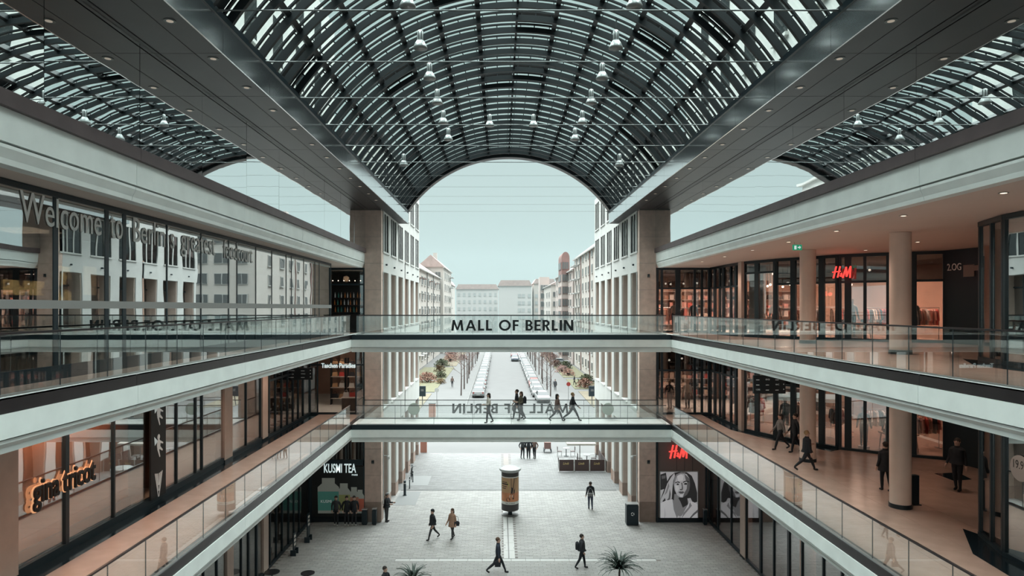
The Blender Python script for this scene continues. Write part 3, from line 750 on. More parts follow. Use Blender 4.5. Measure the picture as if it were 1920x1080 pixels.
# hanging direction signs
def dir_sign(px0, px1, py0, py1, Y, label, ceil):
    a = at(px0, py1, Y); b = at(px1, py0, Y); o = thing('direction_sign', label, 'sign', (a.x, Y, a.z))
    MB().box(a.x, b.x, Y, Y+0.10, a.z, b.z).build('board', 'letter_black', o)
    for f in (0.15, 0.85): MB().tube((a.x+(b.x-a.x)*f, Y+0.05, b.z),(a.x+(b.x-a.x)*f, Y+0.05, ceil),0.012,n=5).build('hanger','frame_black',o)
    W = b.x-a.x; H = b.z-a.z
    for i in range(3):
        for k in range(3):
            x = a.x + W*(0.08+0.3*k); z = a.z + H*(0.18+0.28*i)
            if (i+k) % 3 == 0:
                t = text('marking', ['1.OG','WC','2.OG','EG'][(i*3+k) % 4], W*0.12, H*0.08, 0.004, 'letter_white', o); t.location = Vector((x, Y-0.004, z)) - o.location
            else:
                MB().box(x, x+W*0.10, Y-0.004, Y, z, z+H*0.03).build('marking','letter_white',o)
        z = a.z + H*(0.2+0.28*i)
        MB().prism([(a.x+W*0.93,z),(a.x+W*0.96,z+H*0.04),(a.x+W*0.93,z+H*0.08)], Y-0.004, Y, 'Y').build('arrow','letter_white',o)
    return o
dir_sign(1413, 1473, 704, 738, 26.0, 'black hanging direction board with white arrows on the right lower gallery', CEIL1)
dir_sign(518, 586, 690, 712, 38.0, 'black hanging direction board with white arrows on the left lower gallery', CEIL1)

# ---- left, ground level
mull = [380,405,428,451,465,480,495,505,517,528,540,550,560]
shopfront('window_5', 'dark ground-floor shop windows under the left gallery', (X1, 20), (X1, YE), 0.0, G1-1.0, [Yl(p,11.9)-20 for p in mull], 'shop_glass', base=0.15, transom=3.2, wide=[Yl(465,11.9)-20, Yl(480,11.9)-20])
pil(0, G1-1.0, 422, 434); pil(0, G1-1.0, 491, 500)
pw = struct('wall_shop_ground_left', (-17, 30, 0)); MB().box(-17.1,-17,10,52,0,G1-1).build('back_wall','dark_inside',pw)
lamp('AREA', (-14.6, 33, G1-1.3), 30, (1,0.7,0.5), 1.5); lamp('AREA', (-14.6, 38, G1-1.3), 20, (1,0.7,0.5), 1.5)
# tea shop front: sign band and tea tin print
kr = struct('wall_shop_tea', (-10.8, YE, 0), 'black tea shop front at the end of the left ground floor')
MB().box(-12.5,-9.13,YE,YE+0.12,0,0.35).build('plinth','granite_black',kr); MB().box(-12.5,-9.13,YE-0.02,YE+0.12,3.55,3.9).build('fascia','frame_black',kr)
for x in (-12.5,-9.2): MB().box(x,x+0.08,YE-0.02,YE+0.12,0,G1-1).build('jamb','frame_black',kr)
MB().box(-12.42,-9.2,YE+0.05,YE+0.07,3.9,G1-1).build('glass_pane','shop_glass',kr)
for x in (-11.4,-10.3): MB().box(x,x+0.06,YE,YE+0.12,3.9,G1-1).build('mullion','frame_black',kr)
a = at(607,887,YE-0.12); b = at(667,870,YE-0.12)
t = text('shop_sign','KUSMI TEA',b.x-a.x,b.z-a.z,0.05,'neon_white',None,bold=0.008); t.location=(a.x,YE-0.05,a.z); t = split_letters(t); tag(t,'white shop lettering above the tea tin poster','sign')
t = text('shop_sign','PARIS',0.36,0.10,0.03,'neon_white',None,bold=0.01); t.location=(-9.9,YE-0.04,a.z-0.18); tag(t,'tiny white second line below the tea shop lettering','sign')
ps = thing('tea_poster','large dark poster of a receding row of tea tins','poster',(-10.8,YE-0.03,0.35))
mat('poster_black',(0.01,0.012,0.012),0.4); mat('tin_metal',(0.30,0.32,0.29),0.4,emit=(0.30,0.33,0.29),es=0.12); mat('tin_green',(0.05,0.16,0.13),0.4,emit=(0.05,0.16,0.13),es=0.25); mat('tin_olive',(0.25,0.28,0.10),0.4,emit=(0.2,0.22,0.1),es=0.15); mat('tin_brown',(0.30,0.15,0.10),0.4,emit=(0.3,0.15,0.1),es=0.15); mat('tin_red',(0.4,0.08,0.05),0.4,emit=(0.3,0.1,0.06),es=0.15)
MB().box(-12.4,-9.2,YE-0.04,YE,0.36,3.5).build('sheet','poster_black',ps)
for i,(x0,x1,yb,yt,lm) in enumerate(((596,636,962,896,'tin_green'),(633,657,962,906,'tin_olive'),(655,673,962,913,'tin_brown'),(668,683,962,918,'tin_red'))):
    a = at(x0,yb,YE); b = at(x1,yt,YE); w_=b.x-a.x; h_=b.z-a.z; e=0.004*(4-i); c=(a.x+b.x)/2
    def pl(nm, poly, mt, d): MB().prism([(a.x+u*w_, a.z+v*h_) for u,v in poly], YE-0.041-e-d, YE-0.041, 'Y').build(nm, mt, ps)
    pl('tin_print',[(0.02,0),(0.98,0),(1,0.74),(0.82,0.84),(0.18,0.84),(0,0.74)],'tin_metal',0); pl('tin_print',[(0.2,0.84),(0.8,0.84),(0.8,1),(0.2,1)],'tin_metal',0.001)
    pl('tin_print',[(0.02,0.08),(0.98,0.08),(0.99,0.62),(0.01,0.62)],lm,0.002)
    if i == 0:
        t = text('print','KUSMI',w_*0.5,h_*0.08,0.002,'letter_white',ps); t.location = Vector((a.x+w_*0.15, YE-0.041-e-0.004, a.z+h_*0.3)) - ps.location

# ---- right: round columns
for lv,(z0,z1) in enumerate(((0,G1-1.0),(G1,CEIL1),(G2,CEIL2))):
    for k,(x,y) in enumerate(((12.74,29.0),(12.74,22.3),(12.74,15.6))):
        if lv == 0 and k == 2: continue
        o = struct('column', (x,y,z0), 'plain round plaster column on the right')
        MB().lathe([(0.325,0.12),(0.325,z1-z0),(0,z1-z0)],(x,y,z0),32).build('shaft','column_plaster',o,smooth=True)
        MB().lathe([(0.35,0),(0.35,0.14),(0.33,0.14)],(x,y,z0),32).build('base_ring','frame_black',o,smooth=True)
# ---- right: curved clothing shop front on both gallery levels
PL = [(12.5,41.7),(12.6,36.2),(13.5,34.2),(15.3,31.4),(17.0,30.2),(18.9,29.2)]
for lv, z0, z1 in ((1,G1,CEIL1),(2,G2,CEIL2)):
    nm = ['','lower','upper'][lv]
    shopfront('door_%d' % (1+lv), 'glazed clothing shop entrance at the end of the right %s gallery' % nm, (9.13,YE), (12.5,YE), z0, z1, [0.35,1.35,2.4,2.85], 'shop_glass', transom=z0+2.75, w=0.14, wide=[1.35], top='transom_glass')
    for i,(p,q) in enumerate(zip(PL,PL[1:])):
        L = (Vector(q)-Vector(p)).length
        ml = {0:[0.9,1.8,2.4,3.6,4.4],1:[0.95],2:[1.0,1.6,2.5],3:[0.4,1.1],4:[0.9]}[i]
        g = 'shop_glass' if not (lv == 1 and i == 2) else 'shop_glass_strong'
        shopfront('window_%d' % (10*lv+i), 'clothing shop window on the right %s gallery' % nm, q, p, z0, z1, [L-m for m in ml], g, transom=z0+(2.75 if i != 1 else 3.4), w=0.13, wide=[L-m for m in ml[::2]], top='transom_glass')
    # dark lobby wall with lifts
    r = struct('wall_lobby', (19.4,25,z0), 'dark lobby wall with lift doors on the right %s gallery' % nm)
    MB().wallbox((18.9,29.2),(19.4,27.0),0,2.256,z0,z1,-0.1,0.1).build('panel','black_metal',r)
    MB().box(19.3,19.5,12,27.0,z0,z1).build('panel','black_metal',r)
    # near corner glass box
    shopfront('window_%d' % (30+lv), 'reflecting corner shop window at the right edge, %s gallery' % nm, (12.9,17.9), (13.4,19.5), z0, z1, [0.8], 'shop_glass_strong', w=0.09)
    shopfront('window_%d' % (40+lv), 'long reflecting shop window at the right edge, %s gallery' % nm, (12.75,8.0), (12.9,17.9), z0, z1, [1.2,3.4,5.6,7.8,9.0], 'window_mirror', w=0.09)
    MB().box(13.4,19.3,19.4,19.55,z0,z1).build('side_wall','black_metal',r)
    MB().box(16.0,16.1,8,19.4,z0,z1).build('inner_wall','dark_inside',r)
    gb = MB(); gb.prism([(12.75,16.0),(12.7,19.9),(13.6,20.2),(13.45,19.5),(12.95,17.9),(12.8,8.0),(12.0,8.0),(12.05,17.5),(12.15,18.0)][::-1] if False else [(12.0,8.0),(12.8,8.0),(12.95,17.9),(13.45,19.5),(13.3,20.1),(12.15,18.05),(12.0,16.6)], z0-0.03, z0+0.006, 'Z'); gb.build('granite_border','granite_black',r)
    gb = MB(); gb.prism([(11.9,41.6),(11.95,36.4),(12.9,33.8),(14.7,30.9),(15.3,31.3),(13.4,34.2),(12.5,36.2),(12.45,41.6)], z0-0.03, z0+0.006, 'Z'); gb.build('granite_border','granite_black',r)
    # pilaster and white tiled pillar beside it
    o = struct('pilaster', (12.55,36.3,z0), None); MB().box(12.42,12.75,36.1,36.6,z0,z1).build('shaft','pilaster_stone',o)
    if lv == 2:
        o = thing('tiled_pillar','white tiled pillar inside the right upper shop front','pillar',(12.95,35.2,z0)); mat('tile_white',(0.62,0.64,0.62),0.35)
        for k in range(8): MB().wallbox((12.7,36.0),(13.15,35.1),0,0.95,z0+0.1+k*0.46,z0+0.1+k*0.46+0.45,0.14,0.34).build('tile','tile_white',o)
    # shop room
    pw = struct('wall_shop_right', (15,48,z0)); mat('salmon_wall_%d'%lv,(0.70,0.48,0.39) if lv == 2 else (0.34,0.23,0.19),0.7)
    MB().box(9.2,21.4,49.0,49.1,z0,z1).build('back_wall','salmon_wall_%d'%lv,pw)
    MB().box(19.5,21.4,29.3,29.4,z0,z1).build('partition','salmon_wall_%d'%lv,pw)
    e = 330 if lv == 2 else 110
    for x,y in ((11,45),(15,45),(19,45),(15.5,38),(19,36.5),(18.4,32.5)): lamp('AREA',(x,y,z1-0.25),e,(1,0.66,0.50),1.6,name='clothing_shop_light')
# ceiling spots in the clothing shop
sm = MB().ball((0,0,0),0.07,0.07,0.07,8,5).mesh('lamp_head','spot_glow'); sb = MB().tube((0,0,0.05),(0,0,0.22),0.03,n=6).mesh('stem','frame_black')
spots = []
for lv, z1 in ((2,CEIL2),(1,CEIL1)):
    for i in range(16):
        spots.append((lv, random.uniform(13.5,20.5), random.uniform(33.5,44), z1-0.35-random.uniform(0,0.9)*(lv==2)))
    for i in range(5): spots.append((lv, 9.8+i*0.6, random.uniform(43,46), z1-0.9))
for i,(lv,x,y,z) in enumerate(spots):
    if lv == 1 and i % 2: continue
    o = thing('spotlight','bright round spotlight inside the %s right clothing shop' % ['','lower','upper'][lv],'light',(x,y,z),group='shop spotlights, level %d' % lv)
    link('lamp_head',sm,o,(0,0,0)); s_ = link('stem',sb,o,(0,0,0))
    s_.scale = (1,1,(( CEIL2 if lv==2 else CEIL1)-z-0.05)/0.17); s_.location.z = 0.05-0.05*s_.scale.z
# garments on racks
gcol = [('cloth_black',(0.02,0.02,0.022),'black'),('cloth_red',(0.5,0.08,0.06),'red'),('cloth_cream',(0.62,0.50,0.42),'cream'),('cloth_grey',(0.22,0.20,0.20),'grey'),('cloth_brown',(0.28,0.14,0.09),'brown'),('cloth_pink',(0.65,0.33,0.28),'pink'),('cloth_white',(0.75,0.70,0.66),'white')]
for k,c,n in gcol: mat(k,c,0.8)
def garment(mt):
    mb = MB(); mb.prism([(-0.22,-0.75),(0.22,-0.75),(0.20,-0.25),(0.33,-0.55),(0.42,-0.50),(0.26,-0.06),(0.07,0),(-0.07,0),(-0.26,-0.06),(-0.42,-0.50),(-0.33,-0.55),(-0.20,-0.25)],-0.03,0.03,'Y')
    mb.tube((0,0,-0.01),(0,0,0.08),0.006,n=4); return mb.mesh('garment',mt)
gm = {k: garment(k) for k,_,_ in gcol}
racks = [(9.9,44.2,0),(11.3,44.6,0),(10.6,46.6,0),(14.0,38.0,0.6),(15.6,36.2,0.5),(16.9,34.4,0.3),(18.3,33.6,0.1),(17.6,38.6,0.2),(14.2,41.5,0.2),(19.6,31.6,0.1)]
for lv, z0 in ((2,G2),(1,G1)):
    for i,(x,y,rz) in enumerate(racks):
        pos = ORD[i].replace('nearest','first')
        o = thing('clothes_rack','steel clothes rack full of garments, %s in the %s right shop' % (pos,['','lower','upper'][lv]),'rack',(x,y,z0),rz,'clothes racks level %d' % lv)
        for s in (-0.6,0.6):
            MB().tube((s,0,0),(s,0,1.55),0.02,n=6).build('post','steel',o,world=False); MB().box(s-0.03,s+0.03,-0.25,0.25,0,0.03).build('foot','steel',o,world=False)
        MB().tube((-0.62,0,1.55),(0.62,0,1.55),0.018,n=6).build('rail','steel',o,world=False)
        for g in range(8):
            k,_,n = random.choice(gcol); d = -0.5+g*0.14
            q = link('garment',gm[k],None,(x+d*math.cos(rz),y+d*math.sin(rz),z0+1.47),rz+R(90)-R(random.uniform(10,35)))
            tag(q,'%s garment on the %s clothes rack of the %s right shop' % (n,pos,['','lower','upper'][lv]),'garment','hanging garments level %d' % lv)
    # wall shelf bays with folded clothes
    for i in range(4):
        x = 9.6+i*2.9
        o = thing('wall_shelf','wall shelf of clothes at the back of the %s right shop, %s from left' % (['','lower','upper'][lv],ORD[i].replace('nearest','first')),'shelf',(x+1.2,48.7,z0),group='back wall shelves level %d' % lv)
        for k in range(5): MB().box(x,x+2.5,48.3,48.95,z0+0.3+k*0.6,z0+0.34+k*0.6).build('shelf_board','shelf_white',o)
        for s in (0,2.46): MB().box(x+s,x+s+0.04,48.3,48.95,z0,z0+2.9).build('side_panel','shelf_white',o)
        for k in range(4):
            for q in range(6):
                c = random.choice(gcol); h = random.uniform(0.15,0.42)
                oo = MB().obox((0,0,h/2),(0.3,0.35,h)).build('folded_stack',c[0],None); oo.location = (x+0.25+q*0.4,48.6,z0+0.345+k*0.6)
                tag(oo,'%s folded clothes on board %d of the %s back shelf, %s right shop' % (c[2],k+1,ORD[i].replace('nearest','first'),['','lower','upper'][lv]),'clothes','folded clothes level %d' % lv)
# display tables
mat('table_wood',(0.55,0.36,0.24),0.5,noise=0.15,nscale=3)
for i,(x,y,lv) in enumerate(((18.0,31.2,1),(16.6,32.6,2))):
    z0 = G1 if lv==1 else G2
    o = thing('display_table','wooden display table with folded clothes in the %s right shop' % ['','lower','upper'][lv],'table',(x,y,z0))
    MB().box(x-0.7,x+0.7,y-0.45,y+0.45,z0+0.75,z0+0.82).build('table_top','table_wood',o); MB().box(x-0.5,x+0.3,y-0.35,y+0.35,z0,z0+0.5).build('crate','table_wood',o)
    for sx in (-0.64,0.64):
        for sy in (-0.4,0.4): MB().tube((x+sx*1.05,y+sy,z0),(x+sx*0.9,y+sy,z0+0.75),0.03,n=6).build('leg','table_wood',o)
    for q in range(4):
        c = gcol[(q*2+i) % 7]; oo = MB().obox((0,0,0.08),(0.28,0.32,0.16)).build('folded_stack',c[0],None); oo.location = (x-0.5+q*0.33,y,z0+0.82); tag(oo,'%s folded clothes on the wooden table of the %s right shop' % (c[2],['','lower','upper'][lv]),'clothes')
# red script signs
def hm_sign(label, px0, px1, py0, py1, Y, rz=0, th=0.06):
    a = at(px0,py1,Y); b = at(px1,py0,Y); w_ = b.x-a.x; h_ = b.z-a.z; s = 0.22
    o = thing('shop_sign', label, 'sign', (a.x,Y,a.z), rz)
    def st(pts, nm, t=0.085):
        mb = MB()
        for i in range(len(pts)-1):
            p, q = Vector(pts[i]), Vector(pts[i+1]); mb.prism([((v[0]*w_), v[1]*h_) for v in stroke(p+(p-q).normalized()*0.02, q+(q-p).normalized()*0.02, t)], -th/2-0.001*i, th/2+0.001*i, 'Y')
        mb.build(nm,'neon_red',o,world=False)
    st([(0.05,-0.02),(0.20,1.0)],'letter_stroke'); st([(0.27,0.04),(0.40,1.0)],'letter_stroke'); st([(0.0,0.50),(0.42,0.58)],'letter_stroke')
    st([(0.50,0.10),(0.42,0.12),(0.40,0.2),(0.50,0.32),(0.47,0.42),(0.43,0.36),(0.53,0.06)],'ampersand_stroke',0.045)
    st([(0.55,0.0),(0.72,0.95),(0.74,0.1),(0.95,1.0),(0.92,0.0)],'letter_stroke')
    return o
hm_sign('glowing red script sign above the upper right shop entrance',1561,1593,500,521,30.6,R(-18))
hm_sign('glowing red script sign above the ground floor portrait poster',1255,1290,835,859,YE)
lamp('POINT',tuple(at(1272,850,YE-0.6)),4,(1,0.1,0.08),0.2,name='red_sign_glow'); lamp('POINT',tuple(at(1577,512,30.1)),4,(1,0.1,0.08),0.2,name='red_sign_glow')
# exit sign
a = at(1487,469,25.4); o = thing('exit_sign','green exit sign with white arrow under the right upper ceiling','sign',(a.x,25.4,a.z))
MB().box(a.x,a.x+0.34,25.4,25.46,a.z,a.z+0.21).build('box','exit_green',o); 
for f in (0.06,0.28): MB().tube((a.x+f,25.43,a.z+0.21),(a.x+f,25.43,CEIL2),0.008,n=5).build('hanger','steel',o)
MB().box(a.x+0.05,a.x+0.13,25.395,25.4,a.z+0.03,a.z+0.17).build('door_symbol','neon_white',o)
MB().prism([(a.x+0.18,a.z+0.085),(a.x+0.24,a.z+0.085),(a.x+0.24,a.z+0.04),(a.x+0.30,a.z+0.105),(a.x+0.24,a.z+0.17),(a.x+0.24,a.z+0.125),(a.x+0.18,a.z+0.125)],25.395,25.4,'Y').build('arrow','neon_white',o)
# level marking and plaques on the lobby wall
t = text('level_marking','2.OG',0.62,0.30,0.02,'letter_frost',None); t.rotation_euler=(0,0,R(-72)); p = at(1784,508,29.0); t.location=(18.74,28.9,p.z); tag(t,'pale level marking on the dark lobby wall','lettering')
mat('plaque',(0.25,0.20,0.18),0.4)
for k,(z,y,w_,h_,lb) in enumerate(((1.75,28.0,0.5,0.5,'square pale plaque on the dark lobby wall'),(1.85,27.5,0.6,0.22,'narrow pale plaque on the dark lobby wall'),(2.9,27.3,0.5,0.4,'uppermost emblem plaque on the dark lobby wall'))):
    o = MB().obox((0,0,0),(w_,0.03,h_)).build('wall_plaque','plaque',None); xx = 18.9+ (29.2-y)*0.227-0.13; o.location=(xx,y,G2+1.55+z-0.2); o.rotation_euler=(0,0,R(-77)); tag(o,lb,'plaque')
mat('lift_light',(0.5,0.3,0.18),0.5,emit=(0.55,0.33,0.18),es=0.35)
for lv,z0 in ((1,G1),(2,G2)):
    for k,y in enumerate((26.2,23.6)):
        o = thing('lift_door','glazed lift door on the right %s lobby wall, %s' % (['','lower','upper'][lv],['farther','nearer'][k]),'door',(19.28,y,z0))
        MB().box(19.22,19.3,y-0.7,y+0.7,z0,z0+2.5).build('frame','frame_black',o)
        for s in (-0.35,0.35): MB().box(19.20,19.22,y+s-0.12,y+s+0.12,z0+0.5,z0+2.2).build('pane','lift_light',o)
# promotion sticker on the near right window
p = at(1899,880,17.2); o = thing('window_sticker','grey speech-bubble price sticker on the right edge window','sticker',(12.7,17.2,p.z-0.4))
mat('sticker_grey',(0.28,0.28,0.28),0.6)
MB().tube((12.84,17.3,p.z),(12.855,17.3,p.z),0.34,n=24).build('bubble','sticker_grey',o); MB().tube((12.84,16.95,p.z-0.3),(12.856,16.95,p.z-0.3),0.15,n=16).build('bubble','sticker_grey',o)
t = text('price','19.90',0.45,0.22,0.004,'letter_black',o); t.rotation_euler=(0,0,R(-89)); t.location = Vector((12.835,17.52,p.z-0.02)) - o.location
mat('lamp_soft',(0.8,0.75,0.7),0.5,emit=(1,0.80,0.62),es=1.6)
# gallery ceiling downlights and their light
for side,sn in ((1,'right'),):
    for lv,z1 in ((1,CEIL1),(2,CEIL2)):
        for i in range(7):
            for k,x in enumerate((10.3,15.2)):
                y = 14.5+i*3.6
                if k == 1 and y > 29: continue
                o = thing('ceiling_spot','small round ceiling light of the right %s gallery, %s row, %s' % (['','lower','upper'][lv],['outer','inner'][k],ORD[i]),'light',(x,y,z1),group='gallery ceiling lights %d' % lv)
                MB().lathe([(0.10,-0.01),(0.10,0.0),(0,0)],(x,y,z1),14).build('trim_ring','steel',o); MB().lathe([(0.065,-0.014),(0.065,-0.008),(0,-0.008)],(x,y,z1),10).build('lamp_disc','lamp_soft',o)
        for y in (17,24,31,37): lamp('SPOT',(11.2,y,z1-0.05),230 if lv==2 else 110,(1,0.72,0.56),0.12,name='gallery_spot',spot=R(150))
        for y in (17,24): lamp('SPOT',(15.6,y,z1-0.05),60,(1,0.70,0.52),0.12,name='gallery_spot',spot=R(150))
for y in (12,19,26,33,39): lamp('SPOT',(-10.9,y,CEIL1-0.05),150,(1,0.68,0.52),0.12,name='gallery_spot',spot=R(150))
# ---- right, ground level
ml = [1322-0, 1347, 1372, 1391, 1400, 1427, 1452, 1480, 1505, 1545, 1580]
shopfront('window_50','ground floor clothing shop windows under the right gallery',(12.44,YE),(12.44,22.0),0.0,G1-1.0,[YE-Yl(p,13.1) for p in ml],'shop_glass_strong',base=0.15,transom=3.4,w=0.09,wide=[YE-Yl(1427,13.1),YE-Yl(1480,13.1)])
pil(0,G1-1.0,1391,1400,13.1,1)
pw = struct('wall_shop_ground_right',(17,30,0)); MB().box(17,17.1,14,52,0,G1-1).build('back_wall','shop_wall',pw)
for y in (38,33,27): lamp('AREA',(14.8,y,G1-1.3),60,(1,0.55,0.40),1.5)
hr = struct('wall_poster_right',(10.8,YE,0),'grey shop wall carrying the portrait poster at the right ground floor'); mat('warm_grey',(0.16,0.13,0.12),0.5)
MB().box(9.13,12.44,YE+0.03,YE+0.12,0.2,G1-1).build('wall_panel','warm_grey',hr); MB().box(9.13,12.44,YE-0.06,YE+0.12,0,0.28).build('plinth','granite_black',hr)
for x in (9.13,12.2): MB().box(x,x+0.1,YE-0.08,YE+0.12,0,G1-1).build('jamb','frame_black',hr)
MB().box(9.13,12.3,YE-0.08,YE+0.1,G1-1.2,G1-1).build('head','frame_black',hr)
for x in (10.4,10.9,11.4): MB().box(x,x+0.02,YE+0.01,YE+0.03,0.3,G1-1.2).build('panel_joint','frame_black',hr)

# added fill spots without fixtures below the lower galleries, warming the shaded paving
for x in (-10.9,10.9):
    for y in (24,31,38): lamp('SPOT',(x,y,G1-1.02),45,(1,0.66,0.5),0.12,name='soffit_fill',spot=R(150))

fi = MB()
def fl(px_,py_,zl):
    Y = F*(CZ-zl)/(py_-577); return (CX+(px_-937)*Y/F, Y)
fi.prism([fl(*p,G1) for p in ((1752,888),(1787,901),(1822,899),(1796,886))], G1-0.01, G1+0.006, 'Z'); fi.build('floor_inlay','granite_black',gal[(1,1)])
# ------------------------------------------------------------ the street beyond
def Xc(v): return v + CX
mat('lawn',(0.115,0.112,0.065), 0.9, noise=0.25, nscale=1.5, bump=0.3); mat('lawn_brown',(0.135,0.115,0.08), 0.9, noise=0.2, nscale=1.5)
mat('road',(0.084,0.0845,0.0845), 0.8, noise=0.06, nscale=0.5); mat('kerb',(0.13,0.13,0.127), 0.8)
mat('plaster_cream',(0.45,0.42,0.39), 0.8, noise=0.04, nscale=0.3); mat('plaster_pink',(0.42,0.36,0.335), 0.8, noise=0.05, nscale=0.3)
mat('plaster_white',(0.45,0.45,0.44), 0.8); mat('brick_red',(0.211,0.124,0.112), 0.8, noise=0.1, nscale=1)
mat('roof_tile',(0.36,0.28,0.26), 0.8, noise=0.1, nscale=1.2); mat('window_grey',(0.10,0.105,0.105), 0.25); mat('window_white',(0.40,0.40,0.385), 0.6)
mat('window_far',(0.34,0.36,0.36), 0.4)  # paler panes for the far blocks: distance haze put into their colour
rd = struct('road', (0.7,150,0), 'pale asphalt street with parked cars on both sides')
MB().box(-5.2, 6.6, 84, 420, -0.03, 0.012).build('asphalt','road',rd)
for x in (-5.35, 6.6):
    for k in range(24): MB().box(x, x+0.15, 84+k*8, 91.95+k*8, -0.03, 0.12).build('kerb_stone','kerb',rd)
for side,sn in ((-1,'left'),(1,'right')):
    for k,(xa,xb,ya,yb,mt) in enumerate(((10.6,17.0,86,104,'lawn_brown'),(10.4,17.0,106,122,'lawn'),(10.2,17.0,124,150,'lawn'),(10.0,15.0,153,200,'lawn_brown'))):
        if side > 0: xa += 2.0; ya += 4; yb += 3
        o = MB().box(Xc(side*xa), Xc(side*xb), ya, yb, -0.03, 0.03).build('lawn', mt, None); tag(o, '%s patch of winter grass beside the %s street front, %s' % (ORD[k], sn, 'brown' if 'brown' in mt else 'green'), 'lawn', kind='stuff')
def apartment(label, x0, x1, y0, y1, ze, cols, rows, side, wall='plaster_cream', ridge=3.2, front=None, ww=1.5, wh=1.7, winmat='window_grey', frontrows=None, cat='building', z0=0.0):
    "block whose street face is x0 (towards the axis); cols = (y, width) of window columns on the street face; front = x columns on the face towards the camera"
    r = thing('apartment_building', label, cat, ((x0+x1)/2, (y0+y1)/2, 0))
    MB().box(x0, x1, y0, y1, z0, ze).build('wall', wall, r)
    if ridge:
        xm = (x0+x1)/2; s = 0.4*(-side)
        poly = [(x0+s*1, ze),(x1-s, ze),(xm, ze+ridge)]
        if side > 0: poly = poly[::-1] if False else poly
        rf = MB().prism(poly, y0-0.3, y1+0.3, 'Y').build('roof', 'roof_tile', r)
        MB().box(x0+s*1.2, x0, y0-0.3, y1+0.3, ze-0.25, ze).build('eave', 'window_white', r)
        MB().box(xm-0.6, xm+0.6, y0+(y1-y0)*0.4, y0+(y1-y0)*0.4+1.5, ze+ridge-1.2, ze+ridge+1.6).build('chimney', wall, rf)
    n = -side   # outward direction of the street face
    def win(c0, c1, z, ax):
        if ax == 'x':
            o = MB().box(x0+n*0.10, x0-n*0.02, c0, c1, z, z+wh).build('window', 'window_white', r)
            h = (c1-c0)/2
            for q in range(2): MB().box(x0+n*0.13, x0+n*0.09, c0+0.1+q*h*0.97, c0+h*0.94+q*h, z+0.1, z+wh-0.1).build('pane', winmat, o)
            MB().box(x0+n*0.22, x0, c0-0.1, c1+0.1, z-0.12, z).build('sill', 'window_white', o)
        else:
            o = MB().box(c0, c1, y0-0.10, y0+0.02, z, z+wh).build('window', 'window_white', r); h = (c1-c0)/2
            for q in range(2): MB().box(c0+0.08+q*h*0.97, c0+h*0.94+q*h, y0-0.13, y0-0.09, z+0.1, z+wh-0.1).build('pane', winmat, o)
    for z in rows:
        for c, wd in cols: win(c-wd/2, c+wd/2, z, 'x')
    for z in (frontrows or rows):
        for c, wd in (front or []): win(c-wd/2, c+wd/2, z, 'y')
    return r
rowsL = [1.6+3.4*i for i in range(6)]
# left residential block
b1 = apartment('cream apartment block with pink tiled roof behind the left lawn', Xc(-17.5), Xc(-30), 118, 195, CZ+8.6, front=[(Xc(-19.5),1.8),(Xc(-23),2.0),(Xc(-27),1.8)], cols= [(y,2.6) for y in (126,133,141,150,156,163,171,178,186,192)], rows=rowsL, side=-1, ridge=4.5, ww=2.4, wh=2.0)
for y in (146,152,167,182): 
    for k in range(6): MB().box(Xc(-17.5),Xc(-16.6),y-1.4,y+1.4,2.9+3.4*k,3.0+3.4*k).build('balcony','brick_red' if k == 5 else 'plaster_white',b1)
for y in (138,159.5,174.5): MB().tube((Xc(-17.35),y,0),(Xc(-17.35),y,CZ+8.5),0.10,n=6).build('downpipe','window_grey',b1)
b2 = apartment('taller corner tower block at the far end of the left street front', Xc(-16.6), Xc(-24), 196, 228, CZ+12.0, [(y,2.4) for y in (202,209,216,223)], [1.6+3.4*i for i in range(7)], -1, ridge=3.6, front=[(Xc(-18.2),1.6),(Xc(-20.4),1.6)], wh=2.0)
for k in range(7): MB().box(Xc(-16.6),Xc(-15.4),220,226,2.9+3.4*k,3.1+3.4*k).build('balcony','plaster_white',b2)
# right residential blocks
rowsR = [1.4+3.1*i for i in range(8)]
b3 = apartment('tall pale apartment block with red eaves beside the right street front', Xc(17.5), Xc(30), 100, 156, CZ+11.2, front=[(Xc(19.5),1.6),(Xc(22.5),2.2),(Xc(25.5),1.6),(Xc(28.4),1.6)], cols= [(y,1.5) for y in (106,112,117,121,126,131,135,140,146,151)], rows=rowsR, side=1, wall='plaster_cream', ridge=5.0)
for y in (119,129,143): MB().tube((Xc(17.4),y,0),(Xc(17.4),y,CZ+11),0.10,n=6).build('downpipe','brick_red',b3)
for y in (148,153.5):
    for k in range(3,8): MB().box(Xc(17.5),Xc(16.3),y-1.6,y+1.6,1.0+3.1*k,1.2+3.1*k).build('balcony','plaster_white',b3)
b4 = apartment('apartment block with round-topped red brick bay tower on the right of the street', Xc(17.2), Xc(30), 157, 205, CZ+9.0, [(y,1.8) for y in (161,165,182,188,194,200)], rowsR[:7], 1, wall='plaster_pink', ridge=4.0)
xt0, xt1, yt0, yt1 = Xc(15.6), Xc(17.6), 168, 177
MB().box(xt0,xt1,yt0,yt1,0,CZ+8.4).build('bay_tower','plaster_pink',b4)
poly = [(xt0,CZ+8.4)]+[(xt0+ (xt1-xt0)*(0.5-0.5*math.cos(math.pi*i/10)), CZ+12.6+1.5*math.sin(math.pi*i/10)) for i in range(11)]+[(xt1,CZ+8.4)]
MB().prism(poly, yt0, yt1, 'Y').build('tower_top','brick_red',b4)
